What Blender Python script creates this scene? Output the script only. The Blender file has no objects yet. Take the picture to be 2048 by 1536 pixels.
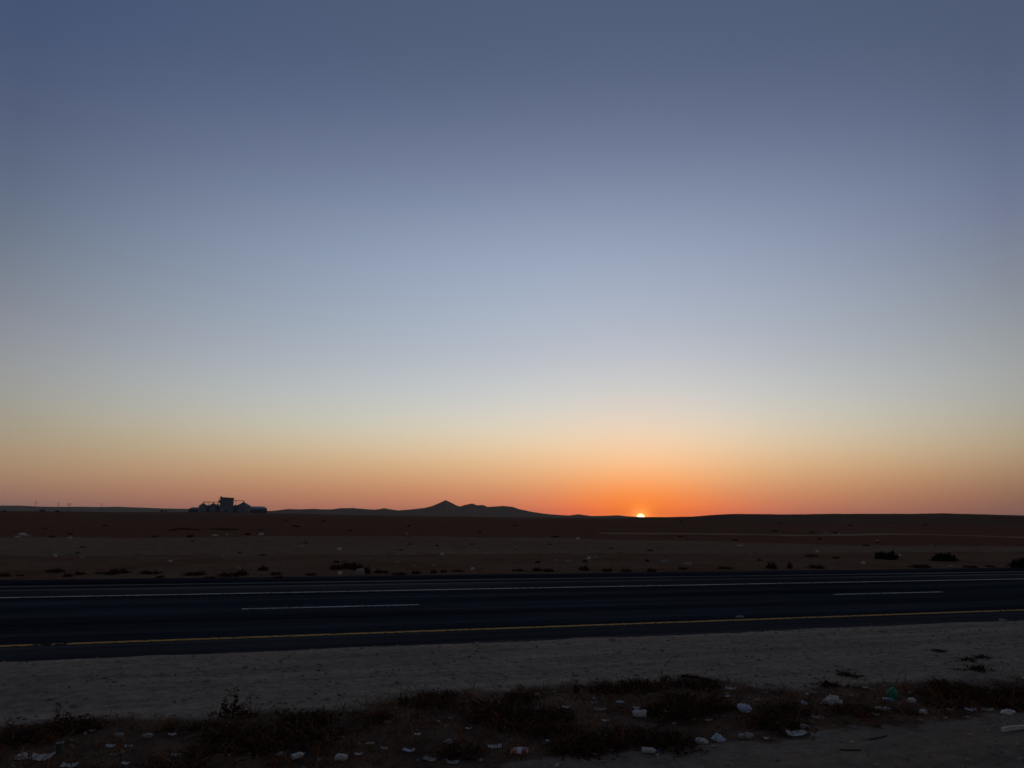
import bpy, math
import numpy as np

# ------------------------------------------------------------------ camera, sky, sun, exposure
scene = bpy.context.scene
COL = scene.collection
F, H = 1600.0, 1.9                      # focal length in photo pixels (2048 wide), eye height in metres
PITCH, ROLL = math.radians(9.4), math.radians(0.7)
FWD = np.array([0, math.cos(PITCH), math.sin(PITCH)])
UP0 = np.array([0, -math.sin(PITCH), math.cos(PITCH)])
RT = np.array([1.0, 0, 0]) * math.cos(ROLL) + UP0 * math.sin(ROLL)
UP = -np.array([1.0, 0, 0]) * math.sin(ROLL) + UP0 * math.cos(ROLL)
SUN_AZ, SUN_EL = 9.13, 0.01             # degrees

cd = bpy.data.cameras.new('camera')
cam = bpy.data.objects.new('camera', cd)
COL.objects.link(cam)
cd.sensor_width = 36.0
cd.lens = 36.0 * F / 2048.0
cd.clip_start, cd.clip_end = 0.1, 60000.0
from mathutils import Matrix
cam.matrix_world = Matrix(((RT[0], UP[0], -FWD[0], 0), (RT[1], UP[1], -FWD[1], 0), (RT[2], UP[2], -FWD[2], H), (0, 0, 0, 1)))
scene.camera = cam

scene.view_settings.view_transform = 'Standard'
scene.view_settings.look = 'None'
scene.view_settings.exposure = 0.0
scene.view_settings.gamma = 1.0
scene.cycles.volume_max_steps = 64
scene.cycles.max_bounces = 6
scene.cycles.volume_bounces = 0
scene.cycles.sample_clamp_indirect = 2.0

# measured sky: elevation (deg) -> linear colour, for the left, middle, sunward and right parts of the sunset sky
SKY = {
 'L': [(0,0.241,0.134,0.107), (0.4,0.250,0.139,0.109), (0.9,0.280,0.155,0.117), (1.5,0.313,0.181,0.127), (2.2,0.347,0.219,0.140), (3,0.357,0.247,0.158), (4,0.352,0.271,0.183), (5,0.336,0.287,0.211), (6,0.322,0.293,0.239), (7,0.308,0.295,0.263), (8,0.294,0.290,0.282), (9.5,0.269,0.270,0.285), (11,0.240,0.245,0.273), (13,0.201,0.214,0.251), (15,0.166,0.189,0.231), (17.5,0.130,0.155,0.209), (20,0.106,0.128,0.188), (23,0.085,0.102,0.165), (26,0.066,0.085,0.151), (29,0.050,0.074,0.142), (45,0.043,0.064,0.122), (60,0.036,0.053,0.102), (90,0.031,0.046,0.088)],
 'C': [(0,0.457,0.151,0.094), (0.4,0.461,0.166,0.104), (0.9,0.473,0.189,0.115), (1.5,0.493,0.220,0.127), (2.2,0.534,0.275,0.151), (3,0.586,0.347,0.186), (4,0.633,0.449,0.270), (5,0.657,0.538,0.360), (6,0.625,0.583,0.454), (7,0.576,0.583,0.522), (8,0.531,0.565,0.544), (9.5,0.472,0.525,0.548), (11,0.423,0.473,0.527), (13,0.378,0.441,0.517), (15,0.343,0.407,0.503), (17.5,0.302,0.363,0.478), (20,0.255,0.310,0.412), (23,0.189,0.228,0.330), (26,0.137,0.168,0.260), (29,0.096,0.123,0.198), (32,0.076,0.099,0.163), (45,0.065,0.085,0.140), (60,0.055,0.071,0.118), (90,0.047,0.061,0.101)],
 'S': [(0,0.889,0.185,0.018), (0.4,0.849,0.185,0.024), (0.9,0.789,0.185,0.034), (1.5,0.735,0.202,0.055), (2.2,0.702,0.249,0.096), (3,0.698,0.348,0.160), (4,0.692,0.458,0.266), (5,0.684,0.529,0.361), (6,0.651,0.558,0.435), (7,0.602,0.561,0.493), (8,0.545,0.549,0.517), (9.5,0.471,0.524,0.532), (11,0.425,0.492,0.530), (13,0.382,0.453,0.522), (15,0.339,0.408,0.499), (17.5,0.284,0.348,0.457), (20,0.232,0.285,0.378), (23,0.172,0.210,0.302), (26,0.128,0.159,0.241), (29,0.090,0.118,0.187), (32,0.070,0.092,0.153), (45,0.060,0.079,0.131), (60,0.050,0.067,0.110), (90,0.043,0.057,0.095)],
 'R': [(0,0.173,0.090,0.080), (0.4,0.173,0.090,0.080), (0.9,0.187,0.099,0.084), (1.5,0.208,0.114,0.089), (2.2,0.247,0.142,0.098), (3,0.296,0.182,0.114), (4,0.367,0.256,0.158), (5,0.378,0.305,0.203), (6,0.365,0.329,0.249), (7,0.348,0.341,0.288), (8,0.335,0.339,0.311), (9.5,0.309,0.320,0.314), (11,0.279,0.293,0.300), (13,0.238,0.259,0.280), (15,0.203,0.224,0.265), (17.5,0.166,0.187,0.254), (20,0.136,0.158,0.243), (23,0.105,0.129,0.204), (26,0.081,0.102,0.160), (29,0.067,0.086,0.136), (45,0.057,0.074,0.117), (60,0.048,0.062,0.098), (90,0.041,0.054,0.085)],
}
REAR = 0.42                             # the sky away from the sunset, as a share of the sides

world = bpy.data.worlds.new('World')
scene.world = world
world.use_nodes = True
wt = world.node_tree
wt.nodes.clear()


def wn(kind, **kw):
    n = wt.nodes.new(kind)
    for k, v in kw.items():
        setattr(n, k, v)
    return n


def wm(op, a, b=None, c=None, clamp=False):
    n = wn('ShaderNodeMath', operation=op, use_clamp=clamp)
    for i, v in enumerate((a, b, c)):
        if v is None:
            continue
        if isinstance(v, (int, float)):
            n.inputs[i].default_value = v
        else:
            wt.links.new(v, n.inputs[i])
    return n.outputs[0]


def wmix(f, a, b, mode='MIX'):
    n = wn('ShaderNodeMix', data_type='RGBA', blend_type=mode)
    for s, v in ((n.inputs[0], f), (n.inputs[6], a), (n.inputs[7], b)):
        if isinstance(v, (int, float)):
            s.default_value = v
        elif isinstance(v, tuple):
            s.default_value = v
        else:
            wt.links.new(v, s)
    return n.outputs[2]


geo = wn('ShaderNodeTexCoord')
sep = wn('ShaderNodeSeparateXYZ')
wt.links.new(geo.outputs['Generated'], sep.inputs[0])
DX, DY, DZ = sep.outputs
el = wm('MULTIPLY', wm('ARCSINE', DZ), 180 / math.pi)
az = wm('MULTIPLY', wm('ARCTAN2', DX, DY), 180 / math.pi)
elpos = wm('MAXIMUM', el, 0.0)
fac = wm('POWER', wm('DIVIDE', elpos, 90.0), 0.5)
ramp = {}
for k, rows in SKY.items():
    r = wn('ShaderNodeValToRGB')
    r.color_ramp.interpolation = 'B_SPLINE'
    els = np.array([q[0] for q in rows]); cols = np.array([q[1:] for q in rows])
    cols = cols * (1 + 0.14 * np.exp(-els / 0.6))[:, None]      # the last degree is dimmed again by the haze
    ts = np.linspace(0, 1, 32)
    while len(r.color_ramp.elements) < 32:
        r.color_ramp.elements.new(1.0)
    for e, t in zip(r.color_ramp.elements, ts):
        e.position = t
    for e, t in zip(r.color_ramp.elements, ts):
        e.color = tuple(float(np.interp(90 * t * t, els, cols[:, i])) for i in range(3)) + (1.0,)
    wt.links.new(fac, r.inputs[0])
    ramp[k] = r.outputs[0]
wl = wm('POWER', wm('DIVIDE', wm('MAXIMUM', wm('SUBTRACT', 4.5, az), 0.0), 38.0, clamp=True), 1.7)
wr = wm('POWER', wm('DIVIDE', wm('MAXIMUM', wm('SUBTRACT', az, 4.5), 0.0), 28.5, clamp=True), 1.9)
col = wmix(wl, ramp['C'], ramp['L'])
col = wmix(wr, col, ramp['R'])
d0 = wm('SUBTRACT', az, SUN_AZ)
dsk = wm('DIVIDE', d0, 7.6)
esk = wm('DIVIDE', elpos, 1.35)
skirt = wm('MULTIPLY', wm('EXPONENT', wm('MULTIPLY', wm('ADD', wm('MULTIPLY', dsk, dsk), wm('MULTIPLY', esk, esk)), -1.0)), 0.95)
col = wmix(skirt, col, (0.94, 0.150, 0.062, 1))
daz = wm('DIVIDE', d0, wm('SUBTRACT', 5.2, wm('MULTIPLY', 1.9, wm('EXPONENT', wm('MULTIPLY', elpos, -0.9)))))
ws = wm('EXPONENT', wm('MULTIPLY', wm('MULTIPLY', daz, daz), -1.0))
ws = wm('MULTIPLY', ws, wm('SUBTRACT', 1.0, wm('DIVIDE', wm('SUBTRACT', elpos, 5.0), 9.0, clamp=True)))
col = wmix(ws, col, ramp['S'])
absaz = wm('ABSOLUTE', az)
rear = wm('DIVIDE', wm('SUBTRACT', absaz, 36.0), 90.0, clamp=True)
# at the zenith the azimuth no longer matters
rear = wm('MULTIPLY', rear, wm('SUBTRACT', 1.0, wm('DIVIDE', wm('SUBTRACT', elpos, 40.0), 50.0, clamp=True)))
dim = wm('SUBTRACT', 1.0, wm('MULTIPLY', rear, 1.0 - REAR))
dimc = wn('ShaderNodeCombineColor')
for i in range(3):
    wt.links.new(dim, dimc.inputs[i])
col = wmix(1.0, col, dimc.outputs[0], 'MULTIPLY')
# the sun's disc and its close aureole
sd = (math.sin(math.radians(SUN_AZ)) * math.cos(math.radians(SUN_EL)), math.cos(math.radians(SUN_AZ)) * math.cos(math.radians(SUN_EL)), math.sin(math.radians(SUN_EL)))
vm = wn('ShaderNodeVectorMath', operation='DISTANCE')
wt.links.new(geo.outputs['Generated'], vm.inputs[0])
vm.inputs[1].default_value = sd
dist = wm('MULTIPLY', vm.outputs['Value'], 180 / math.pi)
aure = wm('EXPONENT', wm('MULTIPLY', wm('POWER', wm('DIVIDE', dist, 0.42), 1.3), -1.0))
col = wmix(aure, col, (1.6, 0.55, 0.12, 1), 'ADD')
disc = wm('DIVIDE', wm('SUBTRACT', 0.32, dist), 0.14, clamp=True)
col = wmix(disc, col, (4.6, 3.3, 1.5, 1))
nish = wn('ShaderNodeTexSky', sky_type='NISHITA')
nish.sun_disc = False
nish.sun_elevation = math.radians(0.6)
nish.sun_rotation = math.radians(SUN_AZ)
nish.dust_density, nish.ozone_density, nish.air_density = 2.0, 3.0, 1.0
b1, b2, add, wout = wn('ShaderNodeBackground'), wn('ShaderNodeBackground'), wn('ShaderNodeAddShader'), wn('ShaderNodeOutputWorld')
wt.links.new(nish.outputs[0], b1.inputs[0]); b1.inputs[1].default_value = 0.05
wt.links.new(col, b2.inputs[0]); b2.inputs[1].default_value = 1.0
wt.links.new(b1.outputs[0], add.inputs[0]); wt.links.new(b2.outputs[0], add.inputs[1])
wt.links.new(add.outputs[0], wout.inputs[0])

sl = bpy.data.lights.new('sun', 'SUN')
sl.energy = 0.25
sl.angle = math.radians(0.5)
sl.color = (1.0, 0.42, 0.14)
sun = bpy.data.objects.new('sun', sl)
COL.objects.link(sun)
sun.rotation_euler = (math.radians(90 - 0.14), 0, math.radians(-SUN_AZ) + math.pi)   # shines from the setting sun towards the camera

# ------------------------------------------------------------------ helpers
U_AZ = math.radians(70.9)               # the road runs this far right of the view
UX, UY = math.sin(U_AZ), math.cos(U_AZ)
NX, NY = -UY, UX
ROADROT = math.radians(90 - 70.9)


def ray(px, py):
    d = FWD * F + RT * (px - 1024) + UP * (768 - py)
    return d / np.linalg.norm(d)


def azel(px, py):
    d = ray(px, py)
    return math.degrees(math.atan2(d[0], d[1])), math.degrees(math.asin(d[2]))


def onplane(px, py, z=0.0):
    d = ray(px, py)
    t = (z - H) / d[2]
    return d[0] * t, d[1] * t


def uv(x, y):
    return x * UX + y * UY, x * NX + y * NY


def xy(u, v):
    return u * UX + v * NX, u * UY + v * NY


def depth(x, y):
    return x * FWD[0] + y * FWD[1] - H * FWD[2]


def _hash(ix, iy, seed):
    n = (ix.astype(np.int64) * 374761393 + iy.astype(np.int64) * 668265263 + seed * 2246822519) & 0xffffffff
    n = ((n ^ (n >> 13)) * 1274126177) & 0xffffffff
    n = n ^ (n >> 16)
    return (n & 0xffff) / 65535.0


def vnoise(x, y, seed=0):
    x = np.asarray(x, float); y = np.asarray(y, float)
    ix = np.floor(x); iy = np.floor(y)
    fx = x - ix; fy = y - iy
    fx = fx * fx * (3 - 2 * fx); fy = fy * fy * (3 - 2 * fy)
    a = _hash(ix, iy, seed); b = _hash(ix + 1, iy, seed); c = _hash(ix, iy + 1, seed); d = _hash(ix + 1, iy + 1, seed)
    return (a * (1 - fx) + b * fx) * (1 - fy) + (c * (1 - fx) + d * fx) * fy


def fbm(x, y, octaves=4, seed=0):
    x = np.asarray(x, float); y = np.asarray(y, float)
    s = 0.0; amp = 0.5; tot = 0.0
    for o in range(octaves):
        s = s + amp * vnoise(x * 2 ** o + 17.3 * o, y * 2 ** o - 9.1 * o, seed + o)
        tot += amp; amp *= 0.5
    return s / tot * 2 - 1               # -1 .. 1


def sm(a, b, x):
    t = np.clip((np.asarray(x, float) - a) / (b - a), 0, 1)
    return t * t * (3 - 2 * t)


def mesh_obj(name, verts, faces, material=None, parent=None, loc=None, rotz=None, smooth=False):
    me = bpy.data.meshes.new(name)
    me.from_pydata([tuple(map(float, v)) for v in verts], [], [tuple(map(int, f)) for f in faces])
    me.update()
    if smooth:
        me.polygons.foreach_set('use_smooth', [True] * len(me.polygons))
    if material:
        me.materials.append(material)
    o = bpy.data.objects.new(name, me)
    COL.objects.link(o)
    if parent is not None:
        o.parent = parent
    if loc is not None:
        o.location = loc
    if rotz is not None:
        o.rotation_euler = (0, 0, rotz)
    return o


def grid_obj(name, X, Y, Z, material, smooth=True, parent=None, rotz=None, attr=None):
    """a sheet from 2-D coordinate arrays"""
    n, m = X.shape
    me = bpy.data.meshes.new(name)
    co = np.stack([X, Y, Z], -1).reshape(-1, 3).astype(np.float32)
    idx = np.arange(n * m).reshape(n, m)
    q = np.stack([idx[:-1, :-1], idx[:-1, 1:], idx[1:, 1:], idx[1:, :-1]], -1).reshape(-1, 4).astype(np.int32)
    me.vertices.add(len(co)); me.vertices.foreach_set('co', co.ravel())
    me.loops.add(q.size); me.loops.foreach_set('vertex_index', q.ravel())
    me.polygons.add(len(q)); me.polygons.foreach_set('loop_start', np.arange(0, q.size, 4, dtype=np.int32))
    me.polygons.foreach_set('use_smooth', [smooth] * len(q))
    me.update(calc_edges=True)
    me.validate()
    if attr is not None:
        a = me.attributes.new('soil', 'FLOAT', 'POINT')
        a.data.foreach_set('value', attr.ravel().astype(np.float32))
    me.materials.append(material)
    o = bpy.data.objects.new(name, me)
    COL.objects.link(o)
    if parent is not None:
        o.parent = parent
    if rotz is not None:
        o.rotation_euler = (0, 0, rotz)
    return o


def tag(o, label=None, cat=None, group=None, kind=None):
    for k, v in (('label', label), ('category', cat), ('group', group), ('kind', kind)):
        if v:
            o[k] = v
    return o


def empty(name, loc, rotz=0.0):
    o = bpy.data.objects.new(name, None)
    COL.objects.link(o)
    o.location = loc
    o.rotation_euler = (0, 0, rotz)
    o.empty_display_size = 0.2
    return o


def copy_tree(o, parent=None):
    c = o.copy(); COL.objects.link(c); c.parent = parent
    for ch in list(o.children):
        copy_tree(ch, c)
    return c


# materials ----------------------------------------------------------
class Mat:
    def __init__(self, name, rough=0.9, spec=0.15, metal=0.0):
        self.m = bpy.data.materials.new(name)
        self.m.use_nodes = True
        self.t = self.m.node_tree
        self.b = self.t.nodes['Principled BSDF']
        self.b.inputs['Roughness'].default_value = rough
        self.b.inputs['Specular IOR Level'].default_value = spec
        self.b.inputs['Metallic'].default_value = metal

    def n(self, kind, **kw):
        n = self.t.nodes.new(kind)
        for k, v in kw.items():
            setattr(n, k, v)
        return n

    def link(self, a, b):
        self.t.links.new(a, b)

    def coords(self, scale=(1, 1, 1), kind='Object'):
        tc = self.n('ShaderNodeTexCoord'); mp = self.n('ShaderNodeMapping')
        mp.inputs['Scale'].default_value = scale
        self.link(tc.outputs[kind], mp.inputs[0])
        return mp.outputs[0]

    def noise(self, scale, detail=4, rough=0.6, vec=None, out='Fac'):
        n = self.n('ShaderNodeTexNoise')
        n.inputs['Scale'].default_value = scale
        n.inputs['Detail'].default_value = detail
        n.inputs['Roughness'].default_value = rough
        self.link(vec if vec is not None else self.coords(), n.inputs['Vector'])
        return n.outputs[out]

    def ramp(self, fac, stops, interp='LINEAR'):
        r = self.n('ShaderNodeValToRGB')
        r.color_ramp.interpolation = interp
        while len(r.color_ramp.elements) < len(stops):
            r.color_ramp.elements.new(1.0)
        for e, (p, c) in zip(r.color_ramp.elements, stops):
            e.position = p
        for e, (p, c) in zip(r.color_ramp.elements, stops):
            e.color = tuple(c) + (1.0,) if len(c) == 3 else c
        self.link(fac, r.inputs[0])
        return r.outputs[0]

    def mix(self, f, a, b, mode='MIX'):
        n = self.n('ShaderNodeMix', data_type='RGBA', blend_type=mode)
        for s, v in ((n.inputs[0], f), (n.inputs[6], a), (n.inputs[7], b)):
            if isinstance(v, (int, float)):
                s.default_value = v
            elif isinstance(v, tuple):
                s.default_value = v if len(v) == 4 else v + (1.0,)
            else:
                self.link(v, s)
        return n.outputs[2]

    def color(self, c):
        if isinstance(c, tuple):
            self.b.inputs['Base Color'].default_value = c if len(c) == 4 else c + (1.0,)
        else:
            self.link(c, self.b.inputs['Base Color'])
        return self

    def bump(self, fac, strength=0.5, distance=0.02):
        n = self.n('ShaderNodeBump')
        n.inputs['Strength'].default_value = strength
        n.inputs['Distance'].default_value = distance
        self.link(fac, n.inputs['Height'])
        self.link(n.outputs[0], self.b.inputs['Normal'])
        return self


def speckled(name, a, b, scale, rough=0.9, spec=0.15, metal=0.0, bump=0.0, bdist=0.01, bscale=None):
    m = Mat(name, rough, spec, metal)
    f = m.noise(scale)
    m.color(m.ramp(f, [(0.3, a), (0.7, b)]))
    if bump:
        m.bump(m.noise(bscale or scale * 2, 6), bump, bdist)
    return m.m

# ------------------------------------------------------------------ materials of the setting
RED, TAN = (0.186, 0.083, 0.045), (0.262, 0.170, 0.100)

def soil_material(name, c_red, c_tan, c_dark, use_attr=True, big=0.02, fine=1.2):
    m = Mat(name, 1.0, 0.0)
    v = m.coords()
    patches = m.noise(big, 5, 0.6, v)
    grit = m.noise(fine, 8, 0.7, v)
    col = m.mix(m.ramp(patches, [(0.38, (0, 0, 0)), (0.66, (1, 1, 1))]), c_red, c_tan)
    if use_attr:
        at = m.n('ShaderNodeAttribute', attribute_name='soil')
        col = m.mix(at.outputs['Fac'], col, TAN)
    col = m.mix(m.ramp(grit, [(0.30, (1, 1, 1)), (0.48, (0, 0, 0))]), col, c_dark)
    shade = m.ramp(m.noise(fine * 6, 6, 0.75, v), [(0.25, (0.72, 0.72, 0.72)), (0.75, (1.25, 1.25, 1.25))])
    col = m.mix(1.0, col, shade, 'MULTIPLY')
    m.color(col)
    m.bump(m.noise(fine * 5, 8, 0.7, v), 0.6, 0.06)
    return m.m

M_PLAIN = soil_material('plain_soil', RED, (0.215, 0.096, 0.055), (0.075, 0.036, 0.020))
M_VERGE = soil_material('verge_soil', (0.185, 0.088, 0.050), (0.225, 0.135, 0.080), (0.072, 0.040, 0.025), False, 0.25, 2.5)
M_TRACK = speckled('track_soil', (0.19, 0.105, 0.06), (0.25, 0.145, 0.09), 0.3, 0.95, 0.05)
M_HILL = soil_material('hill_soil', (0.26, 0.165, 0.090), (0.30, 0.20, 0.112), (0.155, 0.10, 0.058), False, 0.01, 0.05)
M_RISE = soil_material('rise_soil', (0.160, 0.078, 0.042), (0.180, 0.105, 0.060), (0.08, 0.045, 0.027), False, 0.01, 0.05)

def median_material():
    m = Mat('median_gravel', 0.95, 0.08)
    v = m.coords()
    stones = m.n('ShaderNodeTexVoronoi'); stones.inputs['Scale'].default_value = 26.0
    m.link(v, stones.inputs['Vector'])
    base = m.ramp(m.noise(0.7, 6, 0.65, v), [(0.3, (0.225, 0.170, 0.118)), (0.7, (0.335, 0.252, 0.175))])
    pebb = m.mix(0.30, base, m.ramp(stones.outputs['Color'], [(0.0, (0.16, 0.12, 0.08)), (1.0, (0.45, 0.35, 0.23))]))
    grit = m.ramp(m.noise(7.0, 9, 0.8, v), [(0.30, (0.30, 0.30, 0.30)), (0.46, (0.85, 0.85, 0.85)), (0.68, (1.22, 1.22, 1.22))])
    ruts = m.ramp(m.noise(1.0, 6, 0.65, m.coords((0.18, 2.4, 1))), [(0.3, (0.72, 0.72, 0.72)), (0.7, (1.22, 1.22, 1.22))])
    gravel = m.mix(1.0, m.mix(1.0, pebb, grit, 'MULTIPLY'), ruts, 'MULTIPLY')
    soil = m.ramp(m.noise(2.2, 8, 0.7, v), [(0.30, (0.03, 0.017, 0.010)), (0.52, (0.112, 0.060, 0.035)), (0.74, (0.22, 0.108, 0.060))])
    at = m.n('ShaderNodeAttribute', attribute_name='soil')
    m.color(m.mix(at.outputs['Fac'], gravel, soil))
    m.bump(m.noise(30.0, 8, 0.75, v), 0.7, 0.02)
    return m.m

M_MEDIAN = median_material()

def asphalt_material():
    m = Mat('asphalt', 1.0, 0.0)
    v = m.coords()
    sx = m.n('ShaderNodeSeparateXYZ'); m.link(v, sx.inputs[0])
    # across the carriageway: hard strip, worn lanes, then the dusty outer shoulder with drifts of sand along it
    mr = m.n('ShaderNodeMapRange'); mr.inputs['From Min'].default_value = 11.5; mr.inputs['From Max'].default_value = 26.5
    wob = m.noise(0.08, 3, 0.5, m.coords((1, 0.0, 1)))
    ad = m.n('ShaderNodeMath', operation='MULTIPLY_ADD'); m.link(wob, ad.inputs[0]); ad.inputs[1].default_value = 0.16
    m.link(sx.outputs[1], ad.inputs[2])
    m.link(ad.outputs[0], mr.inputs[0])
    def p(x): return (x - 11.5) / 15.0
    d, k = (0.048, 0.049, 0.054), (0.026, 0.027, 0.032)
    s1, s2 = (0.13, 0.12, 0.11), (0.022, 0.023, 0.027)
    st = [(p(11.5), (0.058, 0.055, 0.054)), (p(13.2), (0.052, 0.050, 0.050)), (p(13.9), k), (p(14.8), d), (p(15.8), k), (p(17.4), d), (p(18.4), k), (p(19.4), d), (p(20.4), k),
          (p(20.9), (0.046, 0.044, 0.045)), (p(22.45), (0.055, 0.052, 0.050)), (p(22.7), s1), (p(22.85), s1), (p(23.05), s2), (p(23.6), (0.038, 0.037, 0.038)), (p(23.8), (0.15, 0.14, 0.125)), (p(23.95), (0.15, 0.14, 0.125)), (p(24.15), s2),
          (p(24.6), (0.020, 0.021, 0.025)), (p(25.4), (0.036, 0.037, 0.041))]
    across = m.ramp(mr.outputs[0], st)
    streak = m.ramp(m.noise(1.0, 6, 0.65, m.coords((0.05, 3.2, 1))), [(0.3, (0.5, 0.5, 0.5)), (0.7, (1.5, 1.5, 1.5))])
    col = m.mix(1.0, across, streak, 'MULTIPLY')
    worn = m.ramp(m.noise(0.35, 5, 0.6, m.coords((0.25, 1, 1))), [(0.35, (0.75, 0.75, 0.75)), (0.65, (1.3, 1.28, 1.25))])
    col = m.mix(1.0, col, worn, 'MULTIPLY')
    agg = m.ramp(m.noise(60.0, 4, 0.7, v), [(0.3, (0.7, 0.7, 0.7)), (0.7, (1.3, 1.3, 1.3))])
    m.color(m.mix(1.0, col, agg, 'MULTIPLY'))
    m.bump(m.noise(90.0, 4, 0.7, v), 0.4, 0.006)
    return m.m

M_ASPHALT = asphalt_material()
M_YELLOW = speckled('yellow_road_paint', (0.44, 0.20, 0.022), (0.60, 0.29, 0.04), 2.0, 0.8, 0.1)
M_WHITE = speckled('white_road_paint', (0.36, 0.33, 0.28), (0.60, 0.55, 0.48), 1.4, 0.8, 0.1)

# ------------------------------------------------------------------ terrain
SILO_AZ = math.radians(azel(465, 1026)[0])
SX, SY = 1500 * math.sin(SILO_AZ), 1500 * math.cos(SILO_AZ)
EDGE = [onplane(px, py) for px, py in ((-500, 1071), (0, 1077), (300, 1077), (600, 1075.5), (800, 1075), (1100, 1076.5), (1200, 1079), (1400, 1083), (1600, 1088), (1800, 1092), (2048, 1094), (2500, 1100))]
EDGE_AZ = np.array([math.degrees(math.atan2(*e)) for e in EDGE]); EDGE_R = np.array([math.hypot(*e) for e in EDGE])


def gz(x, y):
    """height of the plain"""
    x = np.asarray(x, float); y = np.asarray(y, float)
    r = np.hypot(x, y); u, v = uv(x, y)
    z = 0.10 * fbm(x / 9, y / 9, 3, 5) * sm(34, 60, v) + 0.22 * fbm(x / 45, y / 45, 4, 3) * sm(70, 160, v)
    z = z + 0.9 * fbm(x / 260, y / 260, 4, 8) * sm(250, 900, r)
    z = z + 2.4 * np.exp(-(((x - SX) / 230) ** 2 + ((y - SY) / 160) ** 2))
    a = np.degrees(np.arctan2(x, y))
    er = np.interp(a, EDGE_AZ, EDGE_R)
    z = z + 0.10 * np.exp(-((r - er - 2.0) / 2.2) ** 2) * (np.abs(a) < 60)      # low graded bank along the clearing
    low = sm(-0.5, 2.0, v) * (1 - sm(39, 42, v)) * (1 - sm(150, 170, np.abs(u)))
    return z * (1 - low) - 0.12 * low


def soilmask(x, y):
    r = np.hypot(x, y); a = np.degrees(np.arctan2(x, y))
    er = np.interp(a, EDGE_AZ, EDGE_R)
    wob = 1.2 * fbm(x / 6, y / 6, 3, 40)
    return (1 - sm(er - 1.0, er + 0.6, r + wob)) * (0.80 + 0.35 * fbm(x / 14, y / 14, 3, 41))


rr = np.concatenate([np.geomspace(0.6, 30, 70), np.arange(30.5, 140, 0.7), np.geomspace(141, 8800, 150)])
aa = np.radians(np.concatenate([np.arange(-180, -50, 5.0), np.arange(-50, 50, 0.3), np.arange(50, 180.1, 5.0)]))
R_, A_ = np.meshgrid(rr, aa, indexing='ij')
GX, GY = R_ * np.sin(A_), R_ * np.cos(A_)
tag(grid_obj('ground', GX, GY, gz(GX, GY), M_PLAIN, attr=np.clip(soilmask(GX, GY), 0, 1)), kind='structure')


def hills(name, pts, r0, wf, wb, seed, rough, taper=8.0, mat=None):
    """a range of hills whose crest has the measured skyline; wf / wb: how far its slopes reach towards and away from us"""
    A = [azel(*p) for p in pts]
    a0, a1 = A[0][0], A[-1][0]
    az_ = np.concatenate([np.linspace(a0 - taper, a0, 24)[:-1], np.arange(a0, a1, 0.06), np.linspace(a1, a1 + taper, 24)])
    e = np.interp(az_, [p[0] for p in A], [p[1] for p in A])
    h = H + r0 * np.tan(np.radians(e))
    fade = sm(a0 - taper, a0, az_) * (1 - sm(a1, a1 + taper, az_))
    h = np.where((az_ < a0) | (az_ > a1), h * fade - 3 * (1 - fade), h)
    h = h + 0.02 * np.maximum(h, 3) * fbm(az_ * 2.2, az_ * 0 + seed, 4, seed)
    s = np.concatenate([-np.linspace(1, 0, 34) ** 1.3, np.linspace(0, 1, 14)[1:]])
    S, AZ = np.meshgrid(s, np.radians(az_), indexing='ij')
    R = r0 * (1 + 0.06 * fbm(AZ * 12, AZ * 0 + 3.3, 3, seed + 9)) + np.where(S < 0, S * wf, S * wb)
    hh = h[None, :] * R.mean() / r0 * 0 + h[None, :]
    crest = H + (hh - H) * (r0 * (1 + 0.06 * fbm(AZ * 12, AZ * 0 + 3.3, 3, seed + 9))) / r0
    prof = (1 - np.abs(S)) ** 1.7
    gully = rough * fbm(AZ * r0 / 60, R / 140, 5, seed + 20) * 4 * np.abs(S) * (1 - np.abs(S))
    Z = -2.5 + (crest + 2.5) * prof * (1 + gully)
    return tag(grid_obj(name, R * np.sin(AZ), R * np.cos(AZ), Z, mat or M_HILL), kind='structure')


hills('far_hills', [(-400, 1008), (-200, 1012), (0, 1011), (40, 1011), (76, 1013), (116, 1013.6), (157, 1013.3), (200, 1014), (232, 1013.4), (280, 1015), (330, 1016.8), (380, 1017.6), (440, 1019), (520, 1021), (600, 1024)], 6200, 1500, 1500, 1, 0.3)
hills('desert_hills', [(505, 1025.5), (530, 1023), (552, 1021), (566, 1019.3), (575, 1017.8), (583, 1018.3), (600, 1018.8), (628, 1017.5), (645, 1018.6), (665, 1018.6), (680, 1016.4), (705, 1015.9), (720, 1017.4), (750, 1019.5), (768, 1016.2), (780, 1018.6), (797, 1020.8), (820, 1019), (848, 1015.8), (864, 1012.2), (878, 1006.4), (890, 1000.4), (893, 1000.6), (904, 1006), (913, 1011), (920, 1013), (931, 1009.6), (944, 1006.6), (954, 1010.4), (963, 1009.6), (969, 1010.8), (975, 1013.8), (1007, 1011.8), (1026, 1013.6), (1038, 1018), (1061, 1023), (1082, 1026.5), (1100, 1028.5), (1137, 1031), (1157, 1028.5), (1183, 1032), (1210, 1031.5), (1236, 1030.4), (1255, 1032.6), (1290, 1034), (1330, 1034.2), (1380, 1035)], 3100, 800, 800, 2, 0.5, 4.0)
hills('low_rise', [(1262, 1036.0), (1300, 1034.8), (1340, 1034.0), (1385, 1033), (1430, 1029.6), (1465, 1027.8), (1520, 1028.0), (1570, 1028.8), (1620, 1028.3), (1660, 1027.5), (1760, 1027.5), (1830, 1027.5), (1880, 1026.5), (1960, 1028.5), (2048, 1031), (2300, 1034), (2600, 1036)], 900, 480, 500, 4, 0.5, 3.0, M_RISE)

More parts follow.
